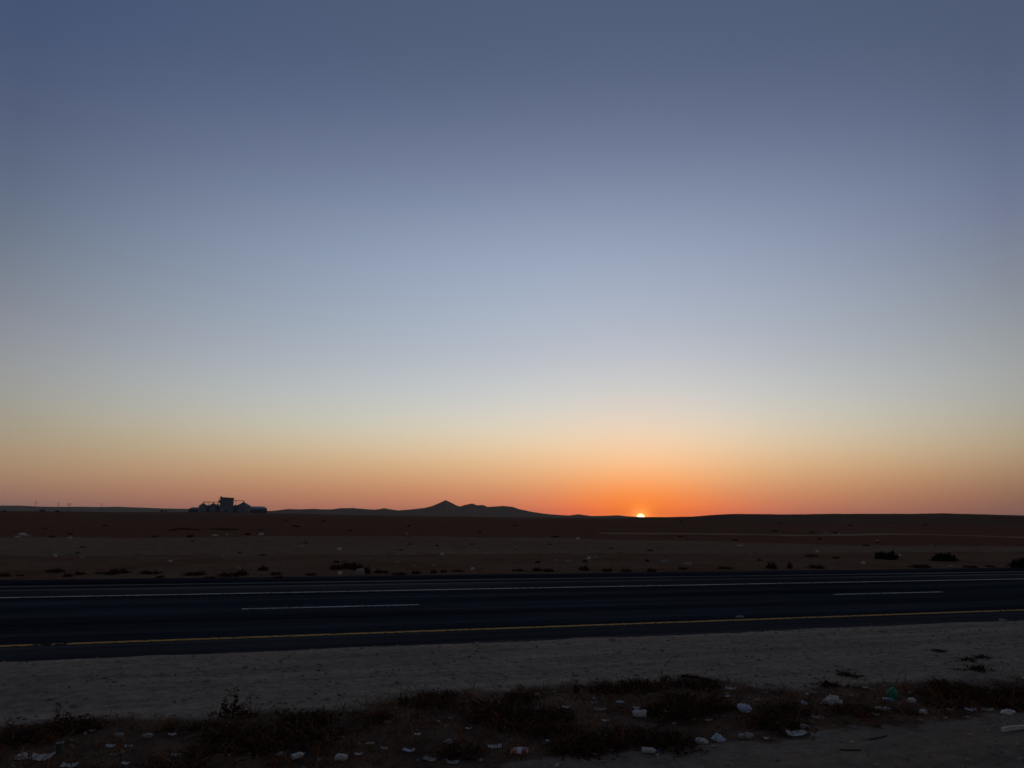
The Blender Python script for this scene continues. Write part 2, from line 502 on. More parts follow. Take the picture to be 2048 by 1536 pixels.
# lighter dirt track crossing the plain on the right
tp = [onplane(px, py) for px, py in ((1180, 1066.5), (1290, 1067.6), (1448, 1069.4), (1600, 1070.8), (1655, 1071), (1740, 1069.2), (1800, 1068.4), (1858, 1069.2), (1946, 1072), (2048, 1075.5), (2200, 1081), (2500, 1094))]
tp = np.array(tp); tl = np.concatenate([[0], np.cumsum(np.hypot(*np.diff(tp, axis=0).T))]); ts = np.linspace(0, tl[-1], 260)
cx, cy = np.interp(ts, tl, tp[:, 0]), np.interp(ts, tl, tp[:, 1])
k_ = np.ones(15) / 15; cx = np.convolve(np.pad(cx, 7, 'edge'), k_, 'valid'); cy = np.convolve(np.pad(cy, 7, 'edge'), k_, 'valid')
tx, ty = np.gradient(cx), np.gradient(cy); tn = np.hypot(tx, ty); nx_, ny_ = -ty / tn, tx / tn
W = np.linspace(-1, 1, 9)[None, :] * (3.4 + 1.0 * fbm(ts / 9, ts * 0, 3, 61))[:, None]
TX, TY = cx[:, None] + nx_[:, None] * W, cy[:, None] + ny_[:, None] * W
tag(grid_obj('dirt_track', TX, TY, gz(TX, TY) + 0.05 - 0.10 * np.abs(np.linspace(-1, 1, 9))[None, :] ** 3, M_TRACK), kind='structure')

# ------------------------------------------------------------------ the carriageway (road space: x along, y across)
road = mesh_obj('road', [(-150, 11.4, 0), (150, 11.4, 0), (150, 26.6, 0), (-150, 26.6, 0)], [(0, 1, 2, 3)], M_ASPHALT, rotz=ROADROT)
tag(road, kind='structure')
rng = np.random.default_rng(11)


def paint(name, v0, width, u0, u1, mat, worn=None, p=0.08, fine=(-12, 22)):
    """a painted line as a sheet of small flakes, with chips missing and its worn stretch"""
    cells = []
    us = []
    u = u0
    while u < u1:
        d = 0.05 if fine[0] < u < fine[1] else 3.0
        us.append((u, min(u + d, u1))); u += d
    for a, b in us:
        for k in range(5):
            y0 = v0 - width / 2 + width * k / 5; y1 = y0 + width / 5
            if b - a < 1:
                q = p * (1.6 if k in (0, 4) else 0.7) * (1 + 1.2 * float(fbm(a * 0.8, k * 0.3, 3, 71)))
                if worn and worn[0] < a < worn[1]:
                    q = 0.80
                if rng.random() < q:
                    continue
            cells.append((a, b, y0, y1))
    V, Fc = [], []
    for a, b, y0, y1 in cells:
        n = len(V)
        V += [(a, y0, 0.004), (b, y0, 0.004), (b, y1, 0.004), (a, y1, 0.004)]
        Fc.append((n, n + 1, n + 2, n + 3))
    return mesh_obj(name, V, Fc, mat, parent=road)


uw0, uw1 = uv(*onplane(62, 1290))[0], uv(*onplane(132, 1288))[0]
paint('yellow_edge_line', 13.49, 0.17, -150, 150, M_YELLOW, (uw0, uw1))
paint('white_edge_line', 20.78, 0.18, -150, 150, M_WHITE, p=0.11)
du0, du1 = uv(*onplane(484, 1219))[0], uv(*onplane(837, 1209))[0]
du2, du3 = uv(*onplane(1675, 1190))[0], uv(*onplane(1893, 1184.5))[0]
per = du2 - du0
for k in range(-4, 6):
    a = du0 + per * k
    paint('lane_dash', 17.43, 0.15, a, a + (du1 - du0), M_WHITE, p=0.09)

# ------------------------------------------------------------------ the median we stand beside
BT = [(-300, 1480), (0, 1465), (100, 1452), (350, 1449), (450, 1436), (600, 1432), (750, 1414), (850, 1400), (1000, 1388), (1150, 1370), (1300, 1367), (1400, 1358), (1500, 1376), (1600, 1384), (1700, 1376), (1800, 1366), (1950, 1361), (2048, 1359), (2400, 1335)]
BB = [(-300, 1700), (0, 1660), (500, 1590), (850, 1556), (1000, 1540), (1150, 1524), (1300, 1508), (1500, 1488), (1620, 1475), (1750, 1462), (1850, 1452), (1950, 1440), (2048, 1430), (2400, 1400)]
bt = np.array([uv(*onplane(*p)) for p in BT]); bb = np.array([uv(*onplane(*p)) for p in BB])
bt = bt[np.argsort(bt[:, 0])]; bb = bb[np.argsort(bb[:, 0])]


def band(u, v):
    t = np.interp(u, bt[:, 0], bt[:, 1]); b = np.interp(u, bb[:, 0], bb[:, 1])
    w = 0.22 * fbm(u * 1.7, v * 1.7, 4, 80) + 0.10 * fbm(u * 7, v * 7, 3, 81)
    return sm(-0.16, 0.16, t - v + w) * sm(-0.12, 0.14, v - b + w)


def mz(u, v):
    """height of the median"""
    z = 0.022 + 0.022 * fbm(u / 1.6, v / 1.6, 4, 90) + 0.010 * fbm(u * 4, v * 4, 3, 91)
    z = z + 0.014 * fbm(u * 0.15, v * 2.2, 4, 95)
    z = z + band(u, v) * (0.035 * fbm(u * 1.5, v * 1.5, 4, 92) - 0.01)
    e = 12.1 + 0.10 * fbm(u * 0.9, v * 0 + 2.0, 4, 93) + 0.05 * fbm(u * 5, v * 5, 3, 94)
    return z * sm(0.0, 0.5, e - v) + np.clip((e - v) * 0.12, -0.03, 0.006)


def vz(u, v):
    """height of the far verge"""
    e = 25.93 + 0.16 * fbm(u * 0.35, v * 0 + 7.0, 4, 96) + 0.08 * fbm(u * 2.5, v * 2.5, 3, 97)
    z = 0.03 + 0.05 * fbm(u / 2.5, v / 2.5, 4, 98)
    return z * sm(0, 0.9, v - e) + np.clip((v - e) * 0.10, -0.04, 0.008) - 0.14 * sm(38.5, 41.5, v)


us = np.concatenate([-np.geomspace(150, 10.2, 30), np.arange(-10, 15, 0.035), np.geomspace(15.2, 150, 30)])
vs = np.concatenate([np.arange(-2.0, 5.0, 0.25), np.arange(5.0, 12.6, 0.03)])
U_, V_ = np.meshgrid(us, vs, indexing='xy')
tag(grid_obj('median_strip', U_, V_, mz(U_, V_), M_MEDIAN, rotz=ROADROT, attr=np.maximum(band(U_, V_), 0.42 * (1 - sm(-0.2, 0.5, V_ - np.interp(U_, bb[:, 0], bb[:, 1]) + 0.3 * fbm(U_, V_, 3, 99))))), kind='structure')  # below the littered strip, exposure falloff is painted in as a darker soil mix
us = np.concatenate([-np.geomspace(150, 22, 30), np.arange(-21.5, 32, 0.12), np.geomspace(32.2, 150, 30)])
vs = np.arange(25.4, 41.8, 0.10)
U_, V_ = np.meshgrid(us, vs, indexing='xy')
tag(grid_obj('road_verge', U_, V_, vz(U_, V_), M_VERGE, rotz=ROADROT), kind='structure')


def height(x, y):
    u, v = uv(x, y)
    if v < 12.05:
        return float(mz(np.array(u), np.array(v)))
    if v < 25.9:
        return 0.0
    if v < 40.5:
        return float(vz(np.array(u), np.array(v)))
    return float(gz(x, y))


def spot(px, py):
    """ground point seen at a photo pixel"""
    x, y = onplane(px, py)
    for _ in range(4):
        x, y = onplane(px, py, height(x, y))
    return x, y, height(x, y)

# ------------------------------------------------------------------ the grain store on the plain
DS = np.array([math.sin(SILO_AZ), math.cos(SILO_AZ)]); TS = np.array([DS[1], -DS[0]])
SROT = -SILO_AZ


def sp(px, py, dist=1500.0):
    d = ray(px, py)
    t = dist / (d[:2] @ DS)
    return float(d[:2] @ TS * t), float(H + d[2] * t)


def spw(tx_, dd=0.0):
    p = DS * (1500.0 + dd) + TS * tx_
    return float(p[0]), float(p[1])


def base_z(x, y):
    return float(gz(x, y)) - 0.25


def metal_material(name, a, b, ribs, axis=2, rough=0.55, metal=0.35):
    m = Mat(name, rough, 0.3, metal)
    v = m.coords()
    wv = m.n('ShaderNodeTexWave', wave_type='BANDS', bands_direction='XYZ'[axis])
    wv.inputs['Scale'].default_value = ribs
    m.link(v, wv.inputs['Vector'])
    dirt = m.ramp(m.noise(0.35, 6, 0.65, v), [(0.3, a), (0.7, b)])
    m.color(dirt)
    m.bump(wv.outputs['Fac'], 0.5, 0.12)
    return m.m


M_BIN = metal_material('galvanised_bin_wall', (0.15, 0.16, 0.17), (0.24, 0.25, 0.26), 0.8)
M_BINROOF = metal_material('galvanised_bin_roof', (0.10, 0.11, 0.12), (0.17, 0.18, 0.19), 0.6, 0)
M_TOWER = metal_material('tower_cladding', (0.13, 0.145, 0.16), (0.22, 0.235, 0.25), 1.2, 0)
M_TRIM = speckled('tower_trim', (0.05, 0.055, 0.06), (0.08, 0.085, 0.09), 0.5, 0.6, 0.2)
M_RUST = speckled('painted_steel', (0.10, 0.05, 0.035), (0.16, 0.08, 0.05), 0.6, 0.7, 0.2)
M_SHED = metal_material('shed_wall', (0.10, 0.11, 0.10), (0.16, 0.17, 0.155), 1.0, 0)
M_SHEDROOF = metal_material('shed_roof', (0.30, 0.31, 0.33), (0.42, 0.43, 0.44), 1.4, 0)
M_DOOR = speckled('dark_door', (0.03, 0.032, 0.035), (0.05, 0.05, 0.055), 1.0, 0.6, 0.2)


def lathe(profile, seg=40, cap=True):
    V, Fc = [], []
    for r, z in profile:
        for i in range(seg):
            a = 2 * math.pi * i / seg
            V.append((r * math.cos(a), r * math.sin(a), z))
    for k in range(len(profile) - 1):
        for i in range(seg):
            j = (i + 1) % seg
            Fc.append((k * seg + i, k * seg + j, (k + 1) * seg + j, (k + 1) * seg + i))
    if cap:
        Fc.append(tuple(range(seg - 1, -1, -1)))
        n = (len(profile) - 1) * seg
        Fc.append(tuple(n + i for i in range(seg)))
    return V, Fc


def box(x0, x1, y0, y1, z0, z1):
    V = [(x0, y0, z0), (x1, y0, z0), (x1, y1, z0), (x0, y1, z0), (x0, y0, z1), (x1, y0, z1), (x1, y1, z1), (x0, y1, z1)]
    return V, [(3, 2, 1, 0), (4, 5, 6, 7), (0, 1, 5, 4), (1, 2, 6, 5), (2, 3, 7, 6), (3, 0, 4, 7)]


def join(*vf):
    V, Fc = [], []
    for v, f in vf:
        n = len(V); V += list(v); Fc += [tuple(i + n for i in q) for q in f]
    return V, Fc


def bar(p, q, w):
    p = np.array(p, float); q = np.array(q, float); d = q - p; d /= np.linalg.norm(d)
    s = np.cross(d, (0, 0, 1.0)) if abs(d[2]) < 0.9 else np.cross(d, (1.0, 0, 0))
    s /= np.linalg.norm(s); t = np.cross(d, s); s *= w / 2; t *= w / 2
    V = [tuple(p + a * s + b * t) for a, b in ((-1, -1), (1, -1), (1, 1), (-1, 1))] + [tuple(q + a * s + b * t) for a, b in ((-1, -1), (1, -1), (1, 1), (-1, 1))]
    return V, [(3, 2, 1, 0), (4, 5, 6, 7), (0, 1, 5, 4), (1, 2, 6, 5), (2, 3, 7, 6), (3, 0, 4, 7)]


def grain_bin(pl, pr, py_eave, papex, py_apex, label, dd=0.0):
    xl, ze = sp(pl, py_eave); xr, _ = sp(pr, py_eave); xa, za = sp(papex, py_apex)
    s = (1500 + dd) / 1500.0
    r = (xr - xl) / 2 * s; xc = (xl + xr) / 2 * s
    wx, wy = spw(xc, dd); b = base_z(wx, wy)
    ze = H + (ze - H) * s; za = H + (za - H) * s
    t = tag(empty('grain_bin', (wx, wy, b), SROT), label, 'silo', 'round metal grain bins of the grain store')
    hw = ze - b; ha = za - b
    V, Fc = lathe([(r, 0), (r, hw)], 48)
    mesh_obj('bin_wall', V, Fc, M_BIN, t)
    V, Fc = lathe([(r * 1.03, hw + 0.02), (r * 1.03, hw + 0.25), (r * 0.09, ha - 0.5), (r * 0.09, ha - 0.45)], 48)
    roof = mesh_obj('bin_roof', V, Fc, M_BINROOF, t)
    V, Fc = lathe([(r * 0.085, ha - 0.44), (r * 0.085, ha + 0.35), (r * 0.12, ha + 0.36), (r * 0.02, ha + 0.9)], 16)
    mesh_obj('roof_vent', V, Fc, M_TRIM, roof)
    lad = []
    for sx in (-0.35, 0.35):
        lad.append(bar((r * 0.55 + sx, -r * 0.86, 0), (r * 0.55 + sx, -r * 0.86, hw), 0.12))
    for k in range(int(hw / 0.6)):
        lad.append(bar((r * 0.55 - 0.35, -r * 0.86, 0.3 + k * 0.6), (r * 0.55 + 0.35, -r * 0.86, 0.3 + k * 0.6), 0.07))
    V, Fc = join(*lad)
    mesh_obj('ladder', V, Fc, M_TRIM, t)
    V, Fc = box(-1.1, 1.1, -r - 0.25, -r * 0.985, 0.1, 2.9)
    mesh_obj('hatch', V, Fc, M_DOOR, t)
    return t


grain_bin(397.5, 415.6, 1011.6, 407.2, 1005.6, 'round grain bin with cone roof, at the left end of the grain store')
grain_bin(415.9, 437.5, 1012.0, 427.2, 1005.8, 'round grain bin with cone roof, second from the left end of the grain store', 2)
grain_bin(428.0, 441.5, 1013.2, 435.0, 1007.2, 'partly hidden grain bin squeezed between another bin and the tower', 24)
grain_bin(472.3, 501.8, 1011.8, 487.3, 1003.9, 'widest grain bin with the tallest cone roof, right of the tower', 0)
grain_bin(464.0, 477.5, 1012.4, 471.0, 1009.2, 'low grain bin showing only its eave between the tower and the widest bin', 26)

grain_bin(409.0, 424.0, 1012.9, 416.5, 1010.2, 'low grain bin added to fill the shadowed gap between the two left bins', 30)  # added behind the two bins so their shadowed gap reads dark

# the elevator tower
xl, zt = sp(441.0, 994.2); xr, zt2 = sp(468.0, 996.0)
wx, wy = spw((xl + xr) / 2, -1); b = base_z(wx, wy)
tw = tag(empty('elevator_tower', (wx, wy, b), SROT), 'tall square elevator tower of dark cladding in the middle of the grain store', 'tower')
hw = (xr - xl) / 2; hl, hr = zt - b, zt2 - b; dp = 9.0
V = [(-hw, -dp, 0), (hw, -dp, 0), (hw, dp, 0), (-hw, dp, 0), (-hw, -dp, hl - 1.0), (hw, -dp, hr - 1.0), (hw, dp, hr - 1.0), (-hw, dp, hl - 1.0)]
mesh_obj('tower_wall', V, [(3, 2, 1, 0), (4, 5, 6, 7), (0, 1, 5, 4), (1, 2, 6, 5), (2, 3, 7, 6), (3, 0, 4, 7)], M_TOWER, tw)
e = 0.5
V = [(-hw - e, -dp - e, hl - 0.98), (hw + e, -dp - e, hr - 0.98), (hw + e, dp + e, hr - 0.98), (-hw - e, dp + e, hl - 0.98), (-hw - e, -dp - e, hl), (hw + e, -dp - e, hr), (hw + e, dp + e, hr), (-hw - e, dp + e, hl)]
rf = mesh_obj('tower_roof', V, [(3, 2, 1, 0), (4, 5, 6, 7), (0, 1, 5, 4), (1, 2, 6, 5), (2, 3, 7, 6), (3, 0, 4, 7)], M_TRIM, tw)
V, Fc = lathe([(0.9, hl + 0.02), (0.9, hl + 1.3), (1.2, hl + 1.32), (0.2, hl + 2.0)], 12)
mesh_obj('roof_vent', [(x - hw + 1.6, y - dp + 2, z) for x, y, z in V], Fc, M_TRIM, rf)
for py in (1001.8, 1006.6, 1010.4, 1015.2):
    z = sp(455, py)[1] - b
    V, Fc = box(-hw + 0.05, hw - 0.05, -dp - 0.18, -dp - 0.01, z - 0.35, z + 0.35)
    mesh_obj('floor_band', V, Fc, M_TRIM, tw)
for k in range(4):
    x0 = -hw + 3.4 + k * (2 * hw - 6.8) / 3.0
    z = sp(455, 998.6)[1] - b
    V, Fc = box(x0 - 0.9, x0 + 0.9, -dp - 0.14, -dp - 0.012, z - 0.6, z + 0.6)
    mesh_obj('window', V, Fc, M_DOOR, tw)
V, Fc = box(-2.2, 2.2, -dp - 0.2, -dp - 0.012, 0.1, 4.4)
mesh_obj('loading_door', V, Fc, M_DOOR, tw)
# external stair shaft on its left side
st = []
ztop = sp(440, 995.0)[1] - b
for sx in (-hw - 2.6, -hw - 0.6):
    for sy in (-2.0, 0.6):
        st.append(bar((sx, sy, 0), (sx, sy, ztop), 0.3))
for k in range(9):
    z0 = ztop * k / 9; z1 = ztop * (k + 1) / 9
    a, c = (-hw - 2.6, -hw - 0.6) if k % 2 else (-hw - 0.6, -hw - 2.6)
    st.append(bar((a, -1.9, z0), (c, -1.9, z1), 0.28)); st.append(bar((a, 0.5, z0), (c, 0.5, z1), 0.28))
    st.append(box(-hw - 2.6, -hw - 0.6, -2.0, 0.6, z1 - 0.15, z1))
V, Fc = join(*st)
mesh_obj('outside_stair', V, Fc, M_TRIM, tw)
V, Fc = box(-hw - 3.0, -hw - 0.02, -2.4, 1.0, ztop - 8.4, ztop - 5.0)
mesh_obj('stair_cabin', V, Fc, M_TRIM, tw)


def gantry(pa, pb, py, posts, label):
    xa, za = sp(pa, py); xb, zb = sp(pb, py)
    wx, wy = spw((xa + xb) / 2, 0); b = base_z(wx, wy)
    t = tag(empty('conveyor_bridge', (wx, wy, b), SROT), label, 'conveyor', 'conveyor bridges of the grain store')
    L = (xb - xa) / 2; z = (za + zb) / 2 - b
    V, Fc = join(box(-L, L, -0.9, 0.9, z - 0.3, z + 0.5), box(-L, -L + 1.4, -1.1, 1.1, z - 0.9, z + 1.1))
    mesh_obj('conveyor_casing', V, Fc, M_RUST, t)
    rl = []
    for sy in (-0.95, 0.95):
        rl.append(bar((-L, sy, z + 1.5), (L, sy, z + 1.5), 0.12))
        n = max(3, int(2 * L / 3))
        for k in range(n + 1):
            x = -L + 0.1 + (2 * L - 0.2) * k / n
            rl.append(bar((x, sy, z + 0.5), (x, sy, z + 1.5), 0.10))
    V, Fc = join(*rl)
    mesh_obj('railing', V, Fc, M_RUST, t)
    for p, pyb in posts:
        x = sp(p, py)[0] - (xa + xb) / 2
        zb_ = sp(p, pyb)[1] - b
        V, Fc = join(bar((x - 0.5, 0, zb_), (x - 0.5, 0, z - 0.3), 0.3), bar((x + 0.5, 0, zb_), (x + 0.5, 0, z - 0.3), 0.3), bar((x - 0.5, 0, (zb_ + z) / 2), (x + 0.5, 0, z - 0.4), 0.2))
        mesh_obj('post', V, Fc, M_RUST, t)


gantry(406.8, 440.8, 1004.6, [(407.6, 1005.9), (416.8, 1011.5), (427.0, 1006.2)], 'long conveyor bridge from the two left grain bins to the tower')
gantry(469.0, 488.0, 1001.8, [(472.6, 1010), (487.2, 1004.2)], 'short higher conveyor bridge from the tower to the widest grain bin')


def shed(pl, pr, py_ridge, pr0, pr1, py_eave, label, dd, deep, wall, roofm, doors):
    xl, ze = sp(pl, py_eave); xr, _ = sp(pr, py_eave); ra, zr = sp(pr0, py_ridge); rb, _ = sp(pr1, py_ridge)
    s = (1500 + dd) / 1500.0
    xc = (xl + xr) / 2 * s; hw = (xr - xl) / 2 * s
    wx, wy = spw(xc, dd); b = base_z(wx, wy)
    ze = (ze - H) * s + H - b; zr = (zr - H) * s + H - b; ra = ra * s - xc; rb = rb * s - xc
    t = tag(empty('storage_shed', (wx, wy, b), SROT), label, 'shed')
    V, Fc = box(-hw, hw, -deep, deep, 0, ze)
    mesh_obj('shed_wall', V, Fc, wall, t)
    o = 0.4
    V = [(-hw - o, -deep - o, ze + 0.02), (hw + o, -deep - o, ze + 0.02), (hw + o, deep + o, ze + 0.02), (-hw - o, deep + o, ze + 0.02), (ra, -0.2, zr), (rb, -0.2, zr), (rb, 0.2, zr), (ra, 0.2, zr)]
    mesh_obj('shed_roof', V, [(3, 2, 1, 0), (4, 5, 6, 7), (0, 1, 5, 4), (1, 2, 6, 5), (2, 3, 7, 6), (3, 0, 4, 7)], roofm, t)
    for k in range(doors):
        x = -hw + (k + 0.5) * 2 * hw / doors
        V, Fc = box(x - 1.8, x + 1.8, -deep - 0.15, -deep - 0.012, 0.1, min(ze - 0.6, 3.8))
        mesh_obj('shed_door', V, Fc, M_DOOR, t)


shed(498.5, 533.8, 1012.7, 500.0, 528.5, 1017.0, 'long low shed with pale roof at the right end of the grain store', 8, 9, M_SHED, M_SHEDROOF, 5)
shed(377.5, 399.0, 1014.6, 384.0, 397.0, 1018.2, 'low grey shed half hidden at the left end of the grain store', 60, 10, M_SHED, M_SHED, 3)

# ------------------------------------------------------------------ pylons and mast on the horizon
M_STEEL = speckled('pylon_steel', (0.10, 0.09, 0.09), (0.16, 0.14, 0.14), 0.3, 0.7, 0.2)


def pylon(px, py_top, dist, label, arms=3):
    a = math.radians(azel(px, 1018)[0]); el = azel(px, py_top)[1]
    x, y = dist * math.sin(a), dist * math.cos(a); b = float(gz(x, y)) - 0.3
    ht = H + dist * math.tan(math.radians(el)) - b
    t = tag(empty('power_pylon', (x, y, b), -a + 0.5), label, 'pylon', 'power pylons on the horizon')
    wb, wt_ = ht * 0.085, ht * 0.014
    w = lambda z: wb + (wt_ - wb) * min(1.0, z / (ht * 0.8)) ** 0.8
    P = []
    zs = np.linspace(0, ht, 9)
    for z0, z1 in zip(zs[:-1], zs[1:]):
        c0, c1 = w(z0), w(z1)
        k0 = [(-c0, -c0, z0), (c0, -c0, z0), (c0, c0, z0), (-c0, c0, z0)]; k1 = [(-c1, -c1, z1), (c1, -c1, z1), (c1, c1, z1), (-c1, c1, z1)]
        for i in range(4):
            j = (i + 1) % 4
            P += [bar(k0[i], k1[i], 0.15), bar(k0[i], k1[j], 0.08), bar(k0[j], k1[i], 0.08)]
    V, Fc = join(*P)
    mesh_obj('lattice_mast', V, Fc, M_STEEL, t)
    for k in range(arms):
        z = ht * (0.70 + 0.115 * k); l = ht * (0.17 - 0.025 * abs(k - 1))
        c = w(z)
        V, Fc = join(bar((-l, 0, z), (l, 0, z), 0.16), bar((-l, 0, z), (-c, 0, z + ht * 0.05), 0.35), bar((l, 0, z), (c, 0, z + ht * 0.05), 0.35),
                     *[bar((sx * l * 0.97, 0, z - ht * 0.035), (sx * l * 0.97, 0, z), 0.3) for sx in (-1, 1)])
        mesh_obj('cross_arm', V, Fc, M_STEEL, t)


pylon(70, 1001.0, 4300, 'thin power pylon farthest to the left on the horizon')
pylon(116, 1005.0, 5000, 'power pylon standing alone just left of a close pair on the horizon')
pylon(135.5, 1005.8, 5200, 'left one of the close pair of power pylons on the horizon')
pylon(139.5, 1005.6, 5000, 'right one of the close pair of power pylons on the horizon')
pylon(203, 1007.0, 5600, 'faint power pylon between the close pair and the grain store')

a = math.radians(azel(706, 1015)[0]); R0 = 2950
x, y = R0 * math.sin(a), R0 * math.cos(a); zz = H + R0 * math.tan(math.radians(azel(706, 1016.5)[1])) - 1
mast = tag(empty('radio_mast', (x, y, zz), -a), 'tiny slender mast on the low hill left of the pointed peak', 'mast')
V, Fc = join(bar((0, 0, 0), (0, 0, 8.5), 0.6)); mesh_obj('pole', V, Fc, M_STEEL, mast)
V, Fc = box(-1.0, 1.0, -0.5, 0.5, 5.6, 7.4); mesh_obj('antenna_panel', V, Fc, M_STEEL, mast)
V, Fc = box(-4.5, -1.8, -1.5, 1.5, 0, 2.8); mesh_obj('equipment_hut', V, Fc, M_STEEL, mast)

# ------------------------------------------------------------------ plants
def leafy(name, a, b, rough=0.9):
    m = Mat(name, rough, 0.05)
    g = m.n('ShaderNodeNewGeometry')
    m.color(m.ramp(g.outputs['Random Per Island'], [(0.0, a), (1.0, b)]))
    return m.m


M_WEED = leafy('dry_weed', (0.018, 0.008, 0.004), (0.120, 0.050, 0.023))
M_STRAW = leafy('dry_straw', (0.06, 0.026, 0.011), (0.29, 0.122, 0.054))
M_BUSH = leafy('saltbush_leaf', (0.012, 0.015, 0.008), (0.035, 0.038, 0.022))
M_TWIG = speckled('dark_twig', (0.02, 0.014, 0.010), (0.05, 0.034, 0.024), 20.0, 0.9, 0.05)
M_LEAF = leafy('tree_leaf', (0.02, 0.03, 0.014), (0.05, 0.065, 0.03))
M_BARK = speckled('bark', (0.05, 0.035, 0.025), (0.10, 0.07, 0.05), 3.0, 0.95, 0.05, 0.0, 0.5)


def stem_geo(rg, n, height, spread, radius, base=0.05, leaves=3, leaf=0.02, droop=0.3, branches=0):
    SV, SF, LV, LF = [], [], [], []

    def tube(p0, d, L, r, depth_):
        pts = [p0]; dirs = d.copy()
        p = p0.copy()
        for k in range(4):
            dirs = dirs + rg.normal(0, 0.16, 3); dirs[2] -= droop * 0.14 * k
            dirs /= np.linalg.norm(dirs)
            p = p + dirs * L / 4
            p[2] = max(p[2], 0.006)
            pts.append(p.copy())
        n0 = len(SV)
        for i, q in enumerate(pts):
            rr_ = r * (1 - 0.75 * i / 4)
            s = np.cross(d, (0.3, 0.2, 1.0)); s /= np.linalg.norm(s) + 1e-9; t = np.cross(d, s)
            for a_ in (0, 2.09, 4.19):
                SV.append(tuple(q + s * rr_ * math.cos(a_) + t * rr_ * math.sin(a_)))
        for i in range(4):
            for k in range(3):
                j = (k + 1) % 3
                SF.append((n0 + 3 * i + k, n0 + 3 * i + j, n0 + 3 * i + 3 + j, n0 + 3 * i + 3 + k))
        for _ in range(leaves):
            t = rg.uniform(0.25, 1.0) * 4; i = min(3, int(t)); q = pts[i] + (pts[i + 1] - pts[i]) * (t - i)
            a1 = rg.normal(0, 1, 3); a1 /= np.linalg.norm(a1); a2 = np.cross(a1, rg.normal(0, 1, 3)); a2 /= np.linalg.norm(a2)
            ll = leaf * rg.uniform(0.5, 1.4)
            n1 = len(LV)
            LV.extend([tuple(q), tuple(q + a1 * ll * 0.5 + a2 * ll * 0.28), tuple(q + a1 * ll), tuple(q + a1 * ll * 0.5 - a2 * ll * 0.28)])
            LF.append((n1, n1 + 1, n1 + 2, n1 + 3))
        if depth_ < branches:
            for _ in range(2):
                i = rg.integers(1, 4)
                nd = dirs + rg.normal(0, 0.6, 3); nd /= np.linalg.norm(nd)
                tube(pts[i].copy(), nd, L * 0.5, r * 0.6, depth_ + 1)

    for _ in range(n):
        a_ = rg.uniform(0, 2 * math.pi); rb = base * math.sqrt(rg.uniform())
        out = rg.uniform(0, 1) ** 0.7 * spread
        d = np.array([math.cos(a_) * out, math.sin(a_) * out, height * rg.uniform(0.7, 1.0) * math.sqrt(max(0.06, 1 - 0.94 * (out / spread) ** 2))])
        L = np.linalg.norm(d) * rg.uniform(0.7, 1.1); d /= np.linalg.norm(d)
        tube(np.array([math.cos(a_) * rb, math.sin(a_) * rb, -0.01]), d, L, radius * rg.uniform(0.6, 1.2), 0)
    return SV, SF, LV, LF


def plant_proto(name, seed, stem_mat, leaf_mat, parts, **kw):
    rg = np.random.default_rng(seed)
    SV, SF, LV, LF = stem_geo(rg, **kw)
    if parts:
        t = empty(name, (0, 0, 0))
        mesh_obj('stems', SV, SF, stem_mat, t)
        if LV:
            mesh_obj('foliage', LV, LF, leaf_mat, t)
        return t
    V, Fc = join((SV, SF), (LV, LF))
    return mesh_obj(name, V, Fc, leaf_mat)


USED = set()


def put(proto, x, y, z, rot, sc, label, cat, group=None):
    o = proto if proto.name not in USED else copy_tree(proto)
    USED.add(o.name)
    o.location = (x, y, z); o.rotation_euler = (0, 0, rot); o.scale = sc if isinstance(sc, tuple) else (sc, sc, sc)
    for k in ('group',):
        if k in o:
            del o[k]
    return tag(o, label, cat, group)


rg = np.random.default_rng(5)
WEEDS = [plant_proto('dry_weed', 100 + i, M_TWIG, M_WEED, False, n=120, height=0.20, spread=0.30, radius=0.0032, base=0.12, leaves=6, leaf=0.03, droop=0.5) for i in range(4)]
TUFTS = [plant_proto('dry_tuft', 120 + i, M_TWIG, M_STRAW, False, n=80, height=0.17, spread=0.16, radius=0.0022, base=0.05, leaves=1, leaf=0.02, droop=0.6) for i in range(3)]
SPRIGS = [plant_proto('weed_sprig', 140 + i, M_TWIG, M_WEED, True, n=11, height=0.30, spread=0.13, radius=0.004, base=0.03, leaves=9, leaf=0.026, droop=0.15, branches=1) for i in range(3)]
CREEP = plant_proto('creeping_weed', 150, M_TWIG, M_WEED, True, n=26, height=0.05, spread=0.26, radius=0.003, base=0.05, leaves=8, leaf=0.022, droop=0.3, branches=1)
SHRUB = [plant_proto('saltbush', 160 + i, M_TWIG, M_BUSH, True, n=130, height=0.36, spread=0.42, radius=0.006, base=0.24, leaves=24, leaf=0.06, droop=0.35, branches=1) for i in range(2)]
SCRUB = [plant_proto('desert_scrub', 170 + i, M_TWIG, M_WEED, False, n=70, height=0.26, spread=0.36, radius=0.008, base=0.18, leaves=8, leaf=0.07, droop=0.4) for i in range(3)]

